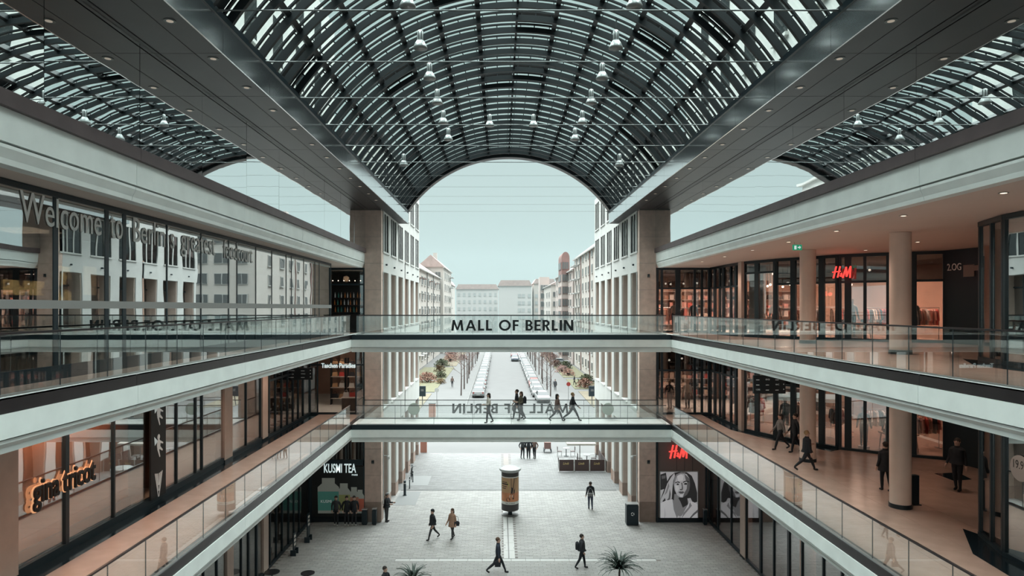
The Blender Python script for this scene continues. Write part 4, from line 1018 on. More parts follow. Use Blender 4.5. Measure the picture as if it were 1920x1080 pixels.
for k in range(8):
    z = 1.4+3.1*k
    o = MB().box(xt0+0.15,xt1-0.25,yt0-0.12,yt0+0.02,z,z+1.9).build('window','brick_red',b4)
    for q in range(3): MB().box(xt0+0.2+q*0.53,xt0+0.66+q*0.53,yt0-0.15,yt0-0.11,z+0.1,z+1.8).build('pane','window_grey',o)
    o = MB().box(xt0-0.12,xt0+0.02,yt0+1,yt1-1,z,z+1.9).build('window','brick_red',b4)
    for q in range(3): MB().box(xt0-0.15,xt0-0.11,yt0+1.2+q*2.2,yt0+3.1+q*2.2,z+0.1,z+1.8).build('pane','window_grey',o)
b5 = apartment('pale stepped block with a slim bay beyond the brick tower', Xc(16.5), Xc(32), 215, 280, CZ+7.4, [(y,2.4) for y in (220,227,234,248,256,264,272)], rowsR[:6], 1, wall='plaster_cream', ridge=4, front=[(Xc(18),1.8)])
MB().box(Xc(15.0),Xc(18.6),250,258,0,CZ+11.5).build('bay_tower','plaster_pink',b5)
for k in range(7):
    o = MB().box(Xc(15.3),Xc(18.3),249.88,250.02,1.4+3.1*k,3.4+3.1*k).build('window','window_white',b5)
    for q in range(3): MB().box(Xc(15.4)+q*0.95,Xc(16.25)+q*0.95,249.84,249.89,1.5+3.1*k,3.3+3.1*k).build('pane','window_grey',o)
# far cross street
def front_block(label, x0, x1, y0, ze, nx, nz, zs, dz, wall, roof=None, ww=1.3, wh=1.8, cols=None, depth=20):
    r = thing('far_building', label, 'building', ((x0+x1)/2, y0, 0))
    MB().box(x0,x1,y0,y0+depth,0,ze).build('wall',wall,r)
    if roof: MB().prism([(x0-0.4,ze),(x1+0.4,ze),(x1-1.0,ze+roof),(x0+1.0,ze+roof)],y0-0.4,y0+depth,'Y').build('roof','roof_tile',r)
    for i in range(nx):
        x = x0+(x1-x0)*(i+0.5)/nx if cols is None else cols[i]
        for k in range(nz):
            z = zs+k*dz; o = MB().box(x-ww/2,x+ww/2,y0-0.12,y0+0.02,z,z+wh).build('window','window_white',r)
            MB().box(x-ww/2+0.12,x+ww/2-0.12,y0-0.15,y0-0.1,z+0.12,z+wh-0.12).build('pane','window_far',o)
    return r
front_block('long pale hotel block with rows of small windows at the street end', Xc(-21.5), Xc(-0.8), 330, CZ+9.2, 8, 6, 1.5, 3.5, 'plaster_white', roof=2.4)
front_block('plain white block with pink roof at the centre of the street end', Xc(-0.5), Xc(14.5), 305, CZ+10.0, 3, 6, 1.5, 3.3, 'plaster_white', roof=2.6, cols=[Xc(9.0),Xc(10.8),Xc(13.5)], ww=1.5)
front_block('slim pale house between the left tower and the hotel block', Xc(-26), Xc(-20.8), 290, CZ+9.8, 2, 6, 1.5, 3.4, 'plaster_cream', roof=2.0)
front_block('cream house at the right of the street end', Xc(15.8), Xc(26), 310, CZ+11.2, 4, 6, 1.5, 3.3, 'plaster_cream', roof=2.2)
# bare trees
def bare_tree(seed, h=8.5, key='bark'):
    rnd = random.Random(seed); tr = MB(); br = MB()
    tr.tube((0,0,0),(0.05,0,h*0.35),0.12,0.10,7); tr.tube((0.05,0,h*0.35),(0.0,0.05,h*0.75),0.10,0.05,7); tr.tube((0,0.05,h*0.75),(0,0,h),0.05,0.015,6)
    def grow(p, d, L, r, n):
        q = p + d*L; br.tube(p, q, r, r*0.6, 4, caps=False)
        if n == 0: return
        for _ in range(3 if n > 1 else 4):
            e = (d + Vector((rnd.uniform(-.7,.7), rnd.uniform(-.7,.7), rnd.uniform(-.1,.6)))).normalized()
            grow(p + d*L*rnd.uniform(0.4,1.0), e, L*rnd.uniform(0.5,0.75), r*0.55, n-1)
    for i in range(9):
        a = i*2.4+rnd.random(); z = h*(0.36+0.55*i/9)
        grow(Vector((0,0,z)), Vector((math.cos(a),math.sin(a),0.75)).normalized(), h*0.20*(1.1-0.5*i/9), 0.035, 3)
    return tr.mesh('trunk',key), br.mesh('branches','twig')
mat('bark',(0.094,0.072,0.066),0.9,noise=0.2,nscale=5); mat('twig',(0.17,0.12,0.11),0.9)
TV = [bare_tree(s) for s in (1,2,3)]
def put_tree(label, x, y, s, v, rz, group):
    o = thing('bare_tree', label, 'tree', (x,y,0), rz, group); link('trunk',TV[v][0],o); link('branches',TV[v][1],o); o.scale = (s,s,s); return o
for i in range(12):
    put_tree('bare street tree left of the road, %s' % ORD[i], Xc(-5.9)+random.uniform(-.2,.2), 102+i*8.2, random.uniform(0.85,1.05), i%3, i*1.3, 'street trees left')
    put_tree('bare street tree right of the road, %s' % ORD[i], Xc(7.7)+random.uniform(-.2,.2), 101+i*8.2, random.uniform(0.85,1.05), (i+1)%3, i*2.1, 'street trees right')
for i,(x,y,s) in enumerate(((-14,250,1.2),(-9,255,1.1),(12,240,1.2),(9,262,1.1),(3,285,1.1),(-3,288,1.2),(13.5,212,1.1))):
    put_tree('bare tree in the distance, %s from the left lawn' % ORD[i], Xc(x), y, s, i%3, i, 'distant trees')
# shrubs
def shrub(seed, key, n=420):
    rnd = random.Random(seed); tw = MB(); lf = MB()
    for i in range(26):
        a = rnd.uniform(0,6.28); e = rnd.uniform(0.5,1.4); d = Vector((math.cos(a)*math.cos(e),math.sin(a)*math.cos(e),math.sin(e)))
        tw.tube((0,0,0), d*rnd.uniform(0.7,1.1), 0.03, 0.008, 4, caps=False)
    for i in range(n):
        a = rnd.uniform(0,6.28); e = rnd.uniform(0.05,1.5); r = rnd.uniform(0.55,1.0)
        c = Vector((math.cos(a)*math.cos(e),math.sin(a)*math.cos(e),math.sin(e)))*r; s = rnd.uniform(0.04,0.10)
        u = Vector((rnd.uniform(-1,1),rnd.uniform(-1,1),rnd.uniform(-1,1))).normalized(); v = u.orthogonal().normalized()
        lf.add([c-u*s-v*s*0.5, c+u*s-v*s*0.5, c+u*s+v*s*0.5, c-u*s+v*s*0.5],[(0,1,2,3)])
    return tw.mesh('twigs','bark'), lf.mesh('foliage',key)
mat('leaf_red',(0.187,0.094,0.066),0.8,noise=0.2,nscale=3); mat('leaf_green',(0.055,0.066,0.033),0.8); mat('leaf_ochre',(0.198,0.132,0.072),0.8); mat('leaf_pink',(0.231,0.138,0.121),0.8)
SV = {k: [shrub(s+q,k) for q in range(2)] for s,k in ((10,'leaf_red'),(20,'leaf_green'),(30,'leaf_ochre'),(40,'leaf_pink'))}
shr = [(-13.0,120,2.0,'leaf_red'),(-14.8,112,1.7,'leaf_ochre'),(-14.5,103,1.5,'leaf_red'),(-11.3,128,1.3,'leaf_green'),(-12.6,140,1.5,'leaf_ochre'),(-10.4,118,1.0,'leaf_ochre'),(-13.2,152,1.9,'leaf_green'),(-12.3,166,2.0,'leaf_red'),(-13.0,180,2.2,'leaf_pink'),(-9.6,172,1.5,'leaf_pink'),(-14,192,2.2,'leaf_red'),
       (14.3,112,1.7,'leaf_red'),(15.6,120,1.6,'leaf_green'),(13.6,132,1.5,'leaf_red'),(13.0,139,1.6,'leaf_pink'),(14.4,147,1.8,'leaf_green'),(12.7,152,1.7,'leaf_red'),(13.3,166,2.0,'leaf_pink'),(13,182,2.2,'leaf_red'),(15.8,106,1.2,'leaf_ochre')]
cn = {'leaf_red':'reddish','leaf_green':'dark green','leaf_ochre':'ochre','leaf_pink':'pale pinkish'}
cnt = {}
for i,(x,y,s,k) in enumerate(shr):
    sd_ = 'left' if x < 0 else 'right'; j = cnt.get((sd_,k),0); cnt[(sd_,k)] = j+1
    o = thing('shrub','%s winter shrub on the %s lawn, %s of its colour' % (cn[k],sd_,ORD[j]),'shrub',(Xc(x),y,0),i,'shrubs on the lawns')
    tw,lf = SV[k][i%2]; link('twigs',tw,o); link('foliage',lf,o); o.scale = (s,s,s*0.95)
# parked cars
def car_meshes():
    W = 0.88
    body = MB()
    prof = [(-2.15,0.32),(-2.2,0.55),(-2.12,0.82),(-1.75,0.92),(-0.95,0.98),(1.7,1.0),(2.1,0.92),(2.18,0.6),(2.12,0.30)]
    n = len(prof); rows = []
    for f,wd in ((0,-W),(0.06,-W*0.93)): pass
    xs = [(-W,0.10),(-W*0.9,0.0),(W*0.9,0.0),(W,0.10)]
    vs = []
    for x,ins in xs: vs += [(x, y*(1-ins*0.12), z-(ins*0.35 if z > 0.7 else 0)) for y,z in prof]
    fs = []
    for k in range(3):
        for i in range(n-1): fs.append((k*n+i, k*n+i+1, (k+1)*n+i+1, (k+1)*n+i))
        fs.append((k*n+n-1, k*n, (k+1)*n, (k+1)*n+n-1))
    fs += [tuple(range(n)), tuple(range(4*n-1,3*n-1,-1))]
    body.add(vs, fs)
    cabp = [(-1.15,0.96),(-0.40,1.42),(1.15,1.45),(1.95,0.98)]
    cab = MB(); m = 4; vs = []
    for x,k in ((-W*0.92,0),(-W*0.72,1),(W*0.72,1),(W*0.92,0)): pass
    vs = [(-W*0.93,-1.15,0.95),(-W*0.74,-0.42,1.40),(-W*0.74,1.15,1.42),(-W*0.93,1.95,0.97),(W*0.93,-1.15,0.95),(W*0.74,-0.42,1.40),(W*0.74,1.15,1.42),(W*0.93,1.95,0.97)]
    cab.add(vs,[(0,1,2,3),(7,6,5,4),(0,4,5,1),(1,5,6,2),(2,6,7,3)])
    roof = MB().add([(-W*0.72,-0.40,1.41),(W*0.72,-0.40,1.41),(W*0.72,1.12,1.43),(-W*0.72,1.12,1.43),(-W*0.62,-0.25,1.48),(W*0.62,-0.25,1.48),(W*0.62,0.95,1.49),(-W*0.62,0.95,1.49)],[(4,5,6,7),(0,1,5,4),(1,2,6,5),(2,3,7,6),(3,0,4,7)])
    wheel = MB(); wheel.tube((-0.1,0,0),(0.1,0,0),0.32,n=16); wheel.tube((-0.115,0,0),(0.115,0,0),0.18,n=10,m=1)
    return body, cab, roof, wheel
cb, cc, cr, cw = car_meshes()
mat('tyre',(0.020,0.020,0.020),0.8); mat('car_glass',(0.020,0.025,0.028),0.1); mat('head_lamp',(0.385,0.385,0.385),0.2); mat('tail_lamp',(0.248,0.022,0.017),0.3); mat('plate',(0.330,0.330,0.319),0.5)
paints = {'white':(0.25,0.255,0.255),'silver':(0.27,0.28,0.28),'black':(0.03,0.035,0.04),'grey':(0.13,0.135,0.14),'red':(0.22,0.04,0.035),'dark blue':(0.05,0.07,0.11)}
CM = {}
for k,c in paints.items():
    mat('paint_'+k,c,0.25,0.1); CM[k] = (cb.mesh('body','paint_'+k), cr.mesh('roof','paint_'+k))
ccm = cc.mesh('windows','car_glass'); cwm = cw.mesh('wheel',['tyre','steel'])
hl = MB().obox((0,0,0),(0.36,0.06,0.14)).mesh('headlight','head_lamp'); tl = MB().obox((0,0,0),(0.22,0.06,0.26)).mesh('tail_light','tail_lamp'); plm = MB().obox((0,0,0),(0.5,0.02,0.11)).mesh('number_plate','plate'); bpm = MB().obox((0,0,0),(1.6,0.10,0.16)).mesh('bumper','window_grey')
def car(label, x, y, paint, rz, group):
    o = thing('parked_car' if group else 'car', label, 'car', (x,y,0), rz, group)
    b_ = link('body',CM[paint][0],o); link('roof',CM[paint][1],o); link('windows',ccm,o)
    for sx in (-0.8,0.8):
        for sy in (-1.35,1.35): link('wheel',cwm,o,(sx,sy,0.32))
        link('headlight',hl,o,(sx*0.75,-2.14,0.68)); link('tail_light',tl,o,(sx*0.88,2.13,0.75))
    for yy in (-2.19,2.16): link('bumper',bpm,o,(0,yy,0.42)); link('number_plate',plm,o,(0,yy-0.04 if yy<0 else yy+0.05,0.5))
    return o
pc = ['white','silver','white','grey','silver','white','black','white','silver','white','grey','white','silver','white','silver','white']
for i in range(16):
    car('%s car parked on the left of the road, %s' % (pc[i],ORD[i]), Xc(-3.2), 101+i*5.7, pc[i], math.pi if i%5==0 else math.pi+random.uniform(-.03,.03), 'cars parked left')
pc2 = ['white','silver','red','white','silver','white','grey','white','white','silver','black','white','silver','white','grey','white']
for i in range(16):
    car('%s car parked on the right of the road, %s' % (pc2[i],ORD[i]), Xc(5.8), 101.5+i*5.7, pc2[i], random.uniform(-.03,.03), 'cars parked right')
car('second silver estate parked at the near right, next to the kerb', Xc(6.0)-2.1+2.2, 95.6, 'silver', 0.05, 'cars parked right')
car('dark blue car driving up the far end of the road', Xc(3.8), 168, 'dark blue', 0, None); car('red car behind the dark blue one', Xc(3.9), 181, 'red', 0, None)
car('white van-like car at the right house entrance', Xc(14.5), 158, 'white', 1.2, None)
# street furniture
def bike(label, x, y, rz):
    o = thing('bicycle', label, 'bicycle', (x,y,0), rz)
    for nm,yy in (('front_wheel',-0.52),('rear_wheel',0.52)):
        mb = MB()
        for i in range(20):
            p,q = 2*math.pi*i/20, 2*math.pi*(i+1)/20
            mb.tube((0,yy+0.34*math.cos(p),0.35+0.34*math.sin(p)),(0,yy+0.34*math.cos(q),0.35+0.34*math.sin(q)),0.022,n=5,caps=False)
        for i in range(8): mb.tube((0,yy,0.35),(0,yy+0.33*math.cos(i*0.785),0.35+0.33*math.sin(i*0.785)),0.005,n=3,caps=False)
        mb.build(nm,'frame_black',o,world=False)
    mb = MB(); P = {'r':(0,0.52,0.35),'b':(0,0.08,0.32),'s':(0,0.2,0.85),'h':(0,-0.36,0.85),'f':(0,-0.52,0.35)}
    for a,b_ in ('rb','bs','sh','bh','rs','hf'): mb.tube(P[a],P[b_],0.018,n=6)
    mb.build('frame','window_grey',o,world=False); MB().path([(-0.28,-0.26,1.02),(-0.05,-0.38,1.0),(0,-0.38,0.86),(0.05,-0.38,1.0),(0.28,-0.26,1.02)],0.014).build('handlebar','frame_black',o,world=False)
    MB().ball((0,0.2,0.92),0.07,0.13,0.04,8,5).build('saddle','frame_black',o,world=False); MB().tube((-0.12,0.08,0.3),(0.12,0.08,0.34),0.02,n=5).build('pedals','frame_black',o,world=False)
    o.rotation_euler = (0,R(7),rz); return o
bike('black bicycle leaning at the left street front', Xc(-7.0), 52.6, R(10))
bike('bicycle parked among the right street trees, nearer one', Xc(8.7), 113, R(70)); bike('bicycle parked among the right street trees, farther one', Xc(8.6), 121, R(60))
def ticket(label, px, py, Y):
    p = at(px,py,Y); o = thing('ticket_machine', label, 'machine', (p.x,Y,0)); 
    MB().tube((p.x,Y,0),(p.x,Y,1.2),0.06,n=8).build('post','window_grey',o); MB().box(p.x-0.45,p.x+0.45,Y-0.2,Y+0.2,1.2,2.6).build('cabinet','frame_black',o); MB().box(p.x-0.2,p.x+0.2,Y-0.22,Y-0.2,1.9,2.2).build('notice','window_grey',o)
ticket('black box on a post at the left lawn corner',792,760,92); ticket('black box on a post at the right lawn corner',1110,755,92)
for i,(x,y,lb) in enumerate(((-8.5,90,'thin street sign post on the left pavement'),(10.0,97,'round red sign on a post at the right pavement'))):
    o = thing('street_sign',lb,'sign',(Xc(x),y,0)); MB().tube((Xc(x),y,0),(Xc(x),y,2.5),0.03,n=6).build('post','window_grey',o); MB().tube((Xc(x),y-0.04,2.3),(Xc(x),y,2.3),0.3,n=16).build('disc','tail_lamp' if i else 'window_white',o)
o = thing('small_box','small orange cabinet standing on the left pavement','box',(Xc(-8.3),82,0)); mat('orange_box',(0.413,0.193,0.143),0.6)
MB().box(Xc(-8.7),Xc(-7.9),81.7,82.3,0,1.6).build('cabinet','orange_box',o); MB().box(Xc(-8.72),Xc(-7.88),81.68,82.32,1.6,1.68).build('lid','window_grey',o)
# yellow-orange post kiosk at the end of the left front
p = at(793,849,61.8); o = thing('post_banner','orange post-horn sign at the end of the left front','sign',(p.x,61.8,0))
MB().box(Xc(-7.35),Xc(-6.75),61.7,61.85,0.0,2.3).build('board','orange_box',o)
for i in range(10):
    a_,b_ = R(36*i),R(36*i+36); MB().tube((Xc(-7.05)+0.11*math.cos(a_),61.68,1.9+0.09*math.sin(a_)),(Xc(-7.05)+0.11*math.cos(b_),61.68,1.9+0.09*math.sin(b_)),0.02,n=4).build('horn_mark','letter_black',o)
# ------------------------------------------------------------ people
mat('skin_a',(0.50,0.32,0.25),0.6); mat('face_dark',(0.05,0.03,0.03),0.6)
cl = {'black':(0.014,0.017,0.022),'navy':(0.02,0.028,0.045),'charcoal':(0.045,0.047,0.052),'brown':(0.14,0.09,0.075),'tan':(0.32,0.19,0.13),'cream':(0.58,0.54,0.48),'denim':(0.06,0.075,0.11),'grey':(0.20,0.20,0.20),'olive':(0.09,0.08,0.055),
      'hair_dark':(0.025,0.018,0.015),'hair_blond':(0.36,0.24,0.13),'hair_brown':(0.08,0.045,0.03),'shoe':(0.02,0.02,0.022),'shoe_light':(0.5,0.48,0.45),'bag_yellow':(0.40,0.33,0.16)}
for k,c in cl.items(): mat('wear_'+k, c, 0.85, noise=0.15, nscale=12)
def person(label, x, y, z, rz, h=1.74, top='black', legs='charcoal', hair='dark', stride=0.4, coat=0.0, arms='swing', longhair=False, hat=None, shoe='shoe', lean=0.0, build=1.0, lod=True, name='person'):
    build *= 1.16
    V = []; Ed = []; Rd = []; Ct = []
    def j(p, r, c, par=None):
        V.append(Vector(p)); Rd.append((r*build, r*build)); Ct.append(c)
        if par is not None: Ed.append((par, len(V)-1))
        return len(V)-1
    pel = j((0,0,0.96),0.125,'leg'); wa = j((0,-lean*0.3,1.10),0.125,'top',pel); ch = j((0,-lean*0.7,1.30),0.145,'top',wa); Rd[ch] = (0.165*build,0.115*build)
    nk = j((0,-lean,1.46),0.058,'skin',ch); hd = j((0,-lean-0.015,1.55),0.078,'skin',nk); hc = j((0,-lean-0.02,1.64),0.088,'skin',hd); ht = j((0,-lean-0.01,1.72),0.060,'skin',hc)
    low = 9
    for s in (-1,1):
        a = stride*s; kb = 0.12 + (0.5*stride if a < 0 else 0.02)     # back knee bends
        if stride == 0: kb = 0.03
        hp = j((s*0.085,0,0.90),0.095,'leg',pel)
        kn = V[hp] + Vector((s*0.01,-math.sin(a)*0.43,-math.cos(a)*0.43)); an = kn + Vector((0,-math.sin(a-kb)*0.42,-math.cos(a-kb)*0.42))
        md = j((V[hp]+kn)/2,0.082,'leg',hp); k_ = j(kn,0.060,'leg',md); cf = j((kn*0.65+an*0.35),0.058,'leg',k_); a_ = j(an,0.040,'leg',cf)
        pitch = (a-kb)*0.8 if a < 0 else -0.15*stride
        he = j(an+Vector((0,0.03,-0.05)),0.040,'shoe',a_); to = j(an+Vector((0,-0.16*math.cos(pitch),-0.055+0.16*math.sin(pitch))),0.036,'shoe',he)
        low = min(low, V[he].z-0.036, V[to].z-0.034)
        # arm
        cl_ = j((s*0.10,-lean*0.9,1.40),0.085,'top',ch); sh = j((s*0.185,-lean*0.9,1.385),0.068,'top',cl_)
        if arms == 'swing': ua, fa, out = -a*0.8, -a*0.8+0.35, 0.05
        elif arms == 'pocket': ua, fa, out = -0.30, 0.55, 0.10
        elif arms == 'phone': ua, fa, out = 0.25, 1.7, 0.08
        elif arms == 'hips': ua, fa, out = -0.2, 0.7, 0.16
        else: ua, fa, out = 0.02, 0.12, 0.06
        if arms == 'one' and s > 0: ua, fa, out = 0.2, 1.6, 0.1
        el = V[sh] + Vector((s*out*0.9, -math.sin(ua)*0.29, -math.cos(ua)*0.29)); ins = -0.6 if arms in ('phone','hips','pocket') else 0
        wr = el + Vector((s*0.05*(1+ins*3), -math.sin(fa)*0.25, -math.cos(fa)*0.25))
        e_ = j(el,0.050,'top',sh); w_ = j(wr,0.036,'top',e_)
        d = (wr-el).normalized(); side = Vector((0,1,0)) if abs(d.z) > 0.6 else Vector((0,0,1))
        pm_ = j(wr+d*0.05,0.034,'skin',w_); kn_ = j(wr+d*0.085,0.036,'skin',pm_)
        if lod:
            for q,(o_,L) in enumerate(((-0.027,0.065),(-0.009,0.080),(0.009,0.075),(0.027,0.058))):
                f1 = j(wr+d*0.115+side*o_,0.0095,'skin',kn_); j(wr+d*(0.11+L)+side*o_+Vector((-s*0.018,0,0)),0.008,'skin',f1)
            t1 = j(wr+d*0.06-side*0.045,0.011,'skin',pm_); j(wr+d*0.10-side*0.06,0.009,'skin',t1)
    k = h/1.75
    me = bpy.data.meshes.new('body'); me.from_pydata(V, Ed, []); 
    ob = bpy.data.objects.new('tmp', me); TMP.objects.link(ob)
    ob.modifiers.new('s','SKIN'); ob.modifiers.new('b','SUBSURF').levels = 1
    lay = me.skin_vertices[0].data if me.skin_vertices else None
    if lay is None:
        bpy.context.view_layer.objects.active = ob; bpy.ops.mesh.customdata_skin_add(); lay = me.skin_vertices[0].data
    for i in range(len(V)): lay[i].radius = Rd[i]; lay[i].use_root = (i == 0)
    BODIES.append((ob, label, V, Ed, Ct, k, low, (x,y,z), rz, dict(top=top,legs=legs,hair=hair,coat=coat,longhair=longhair,hat=hat,shoe=shoe,lean=lean,build=build,name=name)))
BODIES = []; TMP = COL
def finish_people():
    dg = bpy.context.evaluated_depsgraph_get(); out = []
    for ob, label, V, Ed, Ct, k, low, loc, rz, q in BODIES:
        m2 = bpy.data.meshes.new_from_object(ob.evaluated_get(dg)); m2.name = 'body'
        m2.materials.clear()
        for mm in ('skin_a','wear_'+q['top'],'wear_'+q['legs'],'wear_'+q['shoe']): m2.materials.append(M[mm])
        ci = {'skin':0,'top':1,'leg':2,'shoe':3}
        for p in m2.polygons:
            c = p.center; best = 1e9; bc = 0
            for a,b in Ed:
                d = V[b]-V[a]; t = max(0,min(1,(c-V[a]).dot(d)/max(d.length_squared,1e-9))); dist = (c-V[a]-d*t).length
                if dist < best: best = dist; bc = ci[Ct[b]]
            if bc == 0 and c.z < 1.49 and abs(c.x) < 0.16 and c.z > 1.2: bc = 1
            p.material_index = bc; p.use_smooth = True
        for v in m2.vertices: v.co = Vector((v.co.x, v.co.y, v.co.z-low))*k
        r = thing(q['name'], label, q['name'], loc, rz)
        link('body', m2, r)
        def part(nm, mb, mt):
            mb.v = [((v[0])*k, v[1]*k, (v[2]-low)*k) for v in mb.v]; return mb.build(nm, mt, r, world=False, smooth=True)
        L = -q['lean']
        hm_ = 'wear_hair_'+q['hair']
        if q['hat']:
            mb = MB(); mb.ball((0,L,1.715),0.108,0.118,0.085,12,8); part('hat', mb, 'wear_'+q['hat'])
        mb = MB(); mb.ball((0,L+0.018,1.665),0.103,0.112,0.108,12,8)
        if q['longhair']: mb.ball((0,L+0.06,1.54),0.105,0.075,0.17,10,7)
        hair = part('hair', mb, hm_)
        mb = MB(); mb.ball((0,L-0.112,1.615),0.014,0.022,0.02,6,4); part('nose', mb, 'skin_a')
        mb = MB(); 
        for s in (-1,1): mb.ball((s*0.034,L-0.098,1.648),0.013,0.01,0.009,6,4)
        mb.ball((0,L-0.096,1.57),0.024,0.01,0.007,6,4); part('face_features', mb, 'face_dark')
        mb = MB()
        for s in (-1,1): mb.ball((s*0.092,L-0.01,1.63),0.014,0.022,0.032,6,5)
        part('ears', mb, 'skin_a')
        if q['coat']:
            b_ = q['build']; zb = 1.0-q['coat']; n = 16; mb = MB(); rows = [(1.44,0.10,0.085),(1.38,0.205,0.125),(1.15,0.185,0.145),(0.98,0.19,0.155),(zb,0.215,0.205)]
            vs = [(rx*b_*math.cos(2*math.pi*i/n), L*(zz-0.9)*1.2*(zz>1)+ry*b_*math.sin(2*math.pi*i/n), zz) for zz,rx,ry in rows for i in range(n)]
            mb.add(vs,[(a*n+i,a*n+(i+1)%n,(a+1)*n+(i+1)%n,(a+1)*n+i) for a in range(len(rows)-1) for i in range(n)]); part('coat', mb, 'wear_'+q['top'])
        out.append(r)
        mesh0 = ob.data; bpy.data.objects.remove(ob); bpy.data.meshes.remove(mesh0)
    return out
LEFT, RIGHT, AWAY, TOWARD = R(-90), R(90), R(180), 0.0
def on(px, py, zlev):
    Y = F*(CZ-zlev)/(py-577); return (CX+(px-937)*Y/F, Y, zlev)
def P(label, px, py, zlev, rz, **k):
    x,y,z = on(px,py,zlev); person(label, x, y, z, rz, **k); return (x,y,z)
# lower footbridge
P('person in a cream jacket and black skirt walking on the lower footbridge',916,793,G1,LEFT+0.2,h=1.68,top='cream',legs='black',hair='dark',stride=0.22,longhair=True,arms='one')
pb = P('person in an olive jacket with a black rucksack on the lower footbridge',977,788,G1,LEFT+0.3,h=1.66,top='olive',legs='charcoal',hair='brown',stride=0.25,longhair=True,arms='phone')
P('person in black half hidden behind the rucksack wearer on the bridge',969,785.5,G1,LEFT-0.1,h=1.74,top='black',legs='charcoal',hair='dark',stride=0.3)
P('person in a brown hooded parka striding on the lower footbridge',1045,790,G1,RIGHT,h=1.62,top='brown',legs='charcoal',hair='dark',stride=0.48,coat=0.22,longhair=True,arms='pocket')
P('person in black with a wide stride at the right of the footbridge',1074,789.5,G1,RIGHT,h=1.72,top='black',legs='black',hair='blond',stride=0.55,arms='swing')
# right lower gallery
P('person in a black coat striding past the round column',1513,883,G1,RIGHT,h=1.68,top='black',legs='black',hair='blond',stride=0.52,coat=0.15,arms='one')
P('person in a grey cardigan walking along the right lower shop front',1463,843,G1,LEFT,h=1.68,top='grey',legs='black',hair='dark',stride=0.42,longhair=True)
P('person in black next to the grey cardigan wearer',1491,848,G1,LEFT,h=1.76,top='black',legs='black',hair='dark',stride=0.3)
P('dark figure half hidden behind the near round column',1660,921,G1,AWAY,h=1.74,top='black',legs='black',hair='dark',stride=0.12,coat=0.3)
P('dark figure standing by the lobby at the far right',1795,921,G1,LEFT+0.6,h=1.86,top='black',legs='black',hair='dark',stride=0.10,coat=0.1)
# ground
P('person in a dark coat and cap leaning at the left corner pier',725,978,0,RIGHT-0.3,h=1.74,top='black',legs='charcoal',hair='dark',hat='grey',stride=0.0,coat=0.12,arms='phone',lean=0.04)
P('person in a black jacket and beanie walking left on the plaza',811,1011,0,LEFT+0.5,h=1.72,top='black',legs='charcoal',hair='dark',hat='black',stride=0.42,coat=0.12,arms='pocket')
pw_ = P('person in a tan coat walking behind the one in the beanie',848,1010,0,LEFT+0.9,h=1.70,top='tan',legs='charcoal',hair='brown',stride=0.2,coat=0.30,longhair=True)
pm1 = P('person in a navy jacket carrying a black tote across the foreground',934,1075,0,RIGHT,h=1.84,top='navy',legs='black',hair='brown',stride=0.50,arms='down')
pm2 = P('person in black with a rucksack in the right foreground',1091,1066,0,RIGHT,h=1.74,top='black',legs='black',hair='dark',stride=0.28,coat=0.08,arms='pocket')
pm3 = P('person in a black jacket with a shoulder bag walking away on the plaza',1107,955,0,AWAY,h=1.78,top='black',legs='denim',hair='dark',stride=0.12)
for i,(px,t,lb) in enumerate(((980,'charcoal','left one of three people standing together on the plaza'),(991,'black','broad middle one of three people standing together on the plaza'),(1002,'brown','right one of three people standing together on the plaza'))):
    P(lb,px,860,0,[TOWARD+0.4,AWAY,TOWARD-0.5][i],h=1.78,top=t,legs='black',hair='dark',stride=0.08,arms='hips',build=1.1 if i == 1 else 1.0)
for i,(px,t,lb) in enumerate(((630,'charcoal','person with a yellow scarf before the tea tin poster'),(650,'black','middle one of three people before the tea tin poster'),(664,'black','right one of three people before the tea tin poster'))):
    P(lb,px,986,0,TOWARD+0.2*i,h=1.78,top=t,legs='black',hair='dark',stride=0.06,arms='pocket',shoe='shoe_light')
P('person in black whose head shows at the bottom edge beside the palm',722,1136,0,RIGHT-0.5,h=1.72,top='black',legs='black',hair='dark',stride=0.05,arms='phone')
# street
P('walker with a pink rucksack on the left pavement',848,726,0,AWAY,h=1.76,top='brown',legs='charcoal',hair='dark',stride=0.15,lod=False)
P('walker in a dark coat on the right pavement',1041,732,0,TOWARD,h=1.74,top='charcoal',legs='charcoal',hair='dark',stride=0.15,coat=0.3,lod=False)
P('walker in black beside the right shrubs',1077,722,0,LEFT,h=1.74,top='black',legs='black',hair='blond',stride=0.25,lod=False)
mi = 0
for lv,z0,lst in ((2,G2,((13.9,35.2,'cream'),(16.4,32.3,'cream'),(17.6,31.0,'tan'),(10.6,43.0,'cream'),(11.8,42.9,'black'),(18.3,30.6,'cream'))),(1,G1,((14.2,34.7,'black'),(16.6,31.6,'cream'),(10.3,43.0,'charcoal'),(11.5,43.2,'cream'),(17.4,30.9,'brown')))):
    for i,(x,y,t_) in enumerate(lst):
        person('dressed display mannequin with %s top behind the %s right shop window, %s' % (t_,['','lower','upper'][lv],ORD[i]),x,y,z0+0.12,R(random.uniform(-40,10)),h=1.8,top=t_,legs=random.choice(['black','denim','charcoal']),hair='blond',stride=0.05,arms='down',name='mannequin',lod=False)
people = finish_people()
for r_ in people:
    if r_.name.startswith('mannequin'): MB().lathe([(0.25,-0.12),(0.25,0.0),(0,0.0)],(0,0,0),16).build('stand','steel',r_,world=False)
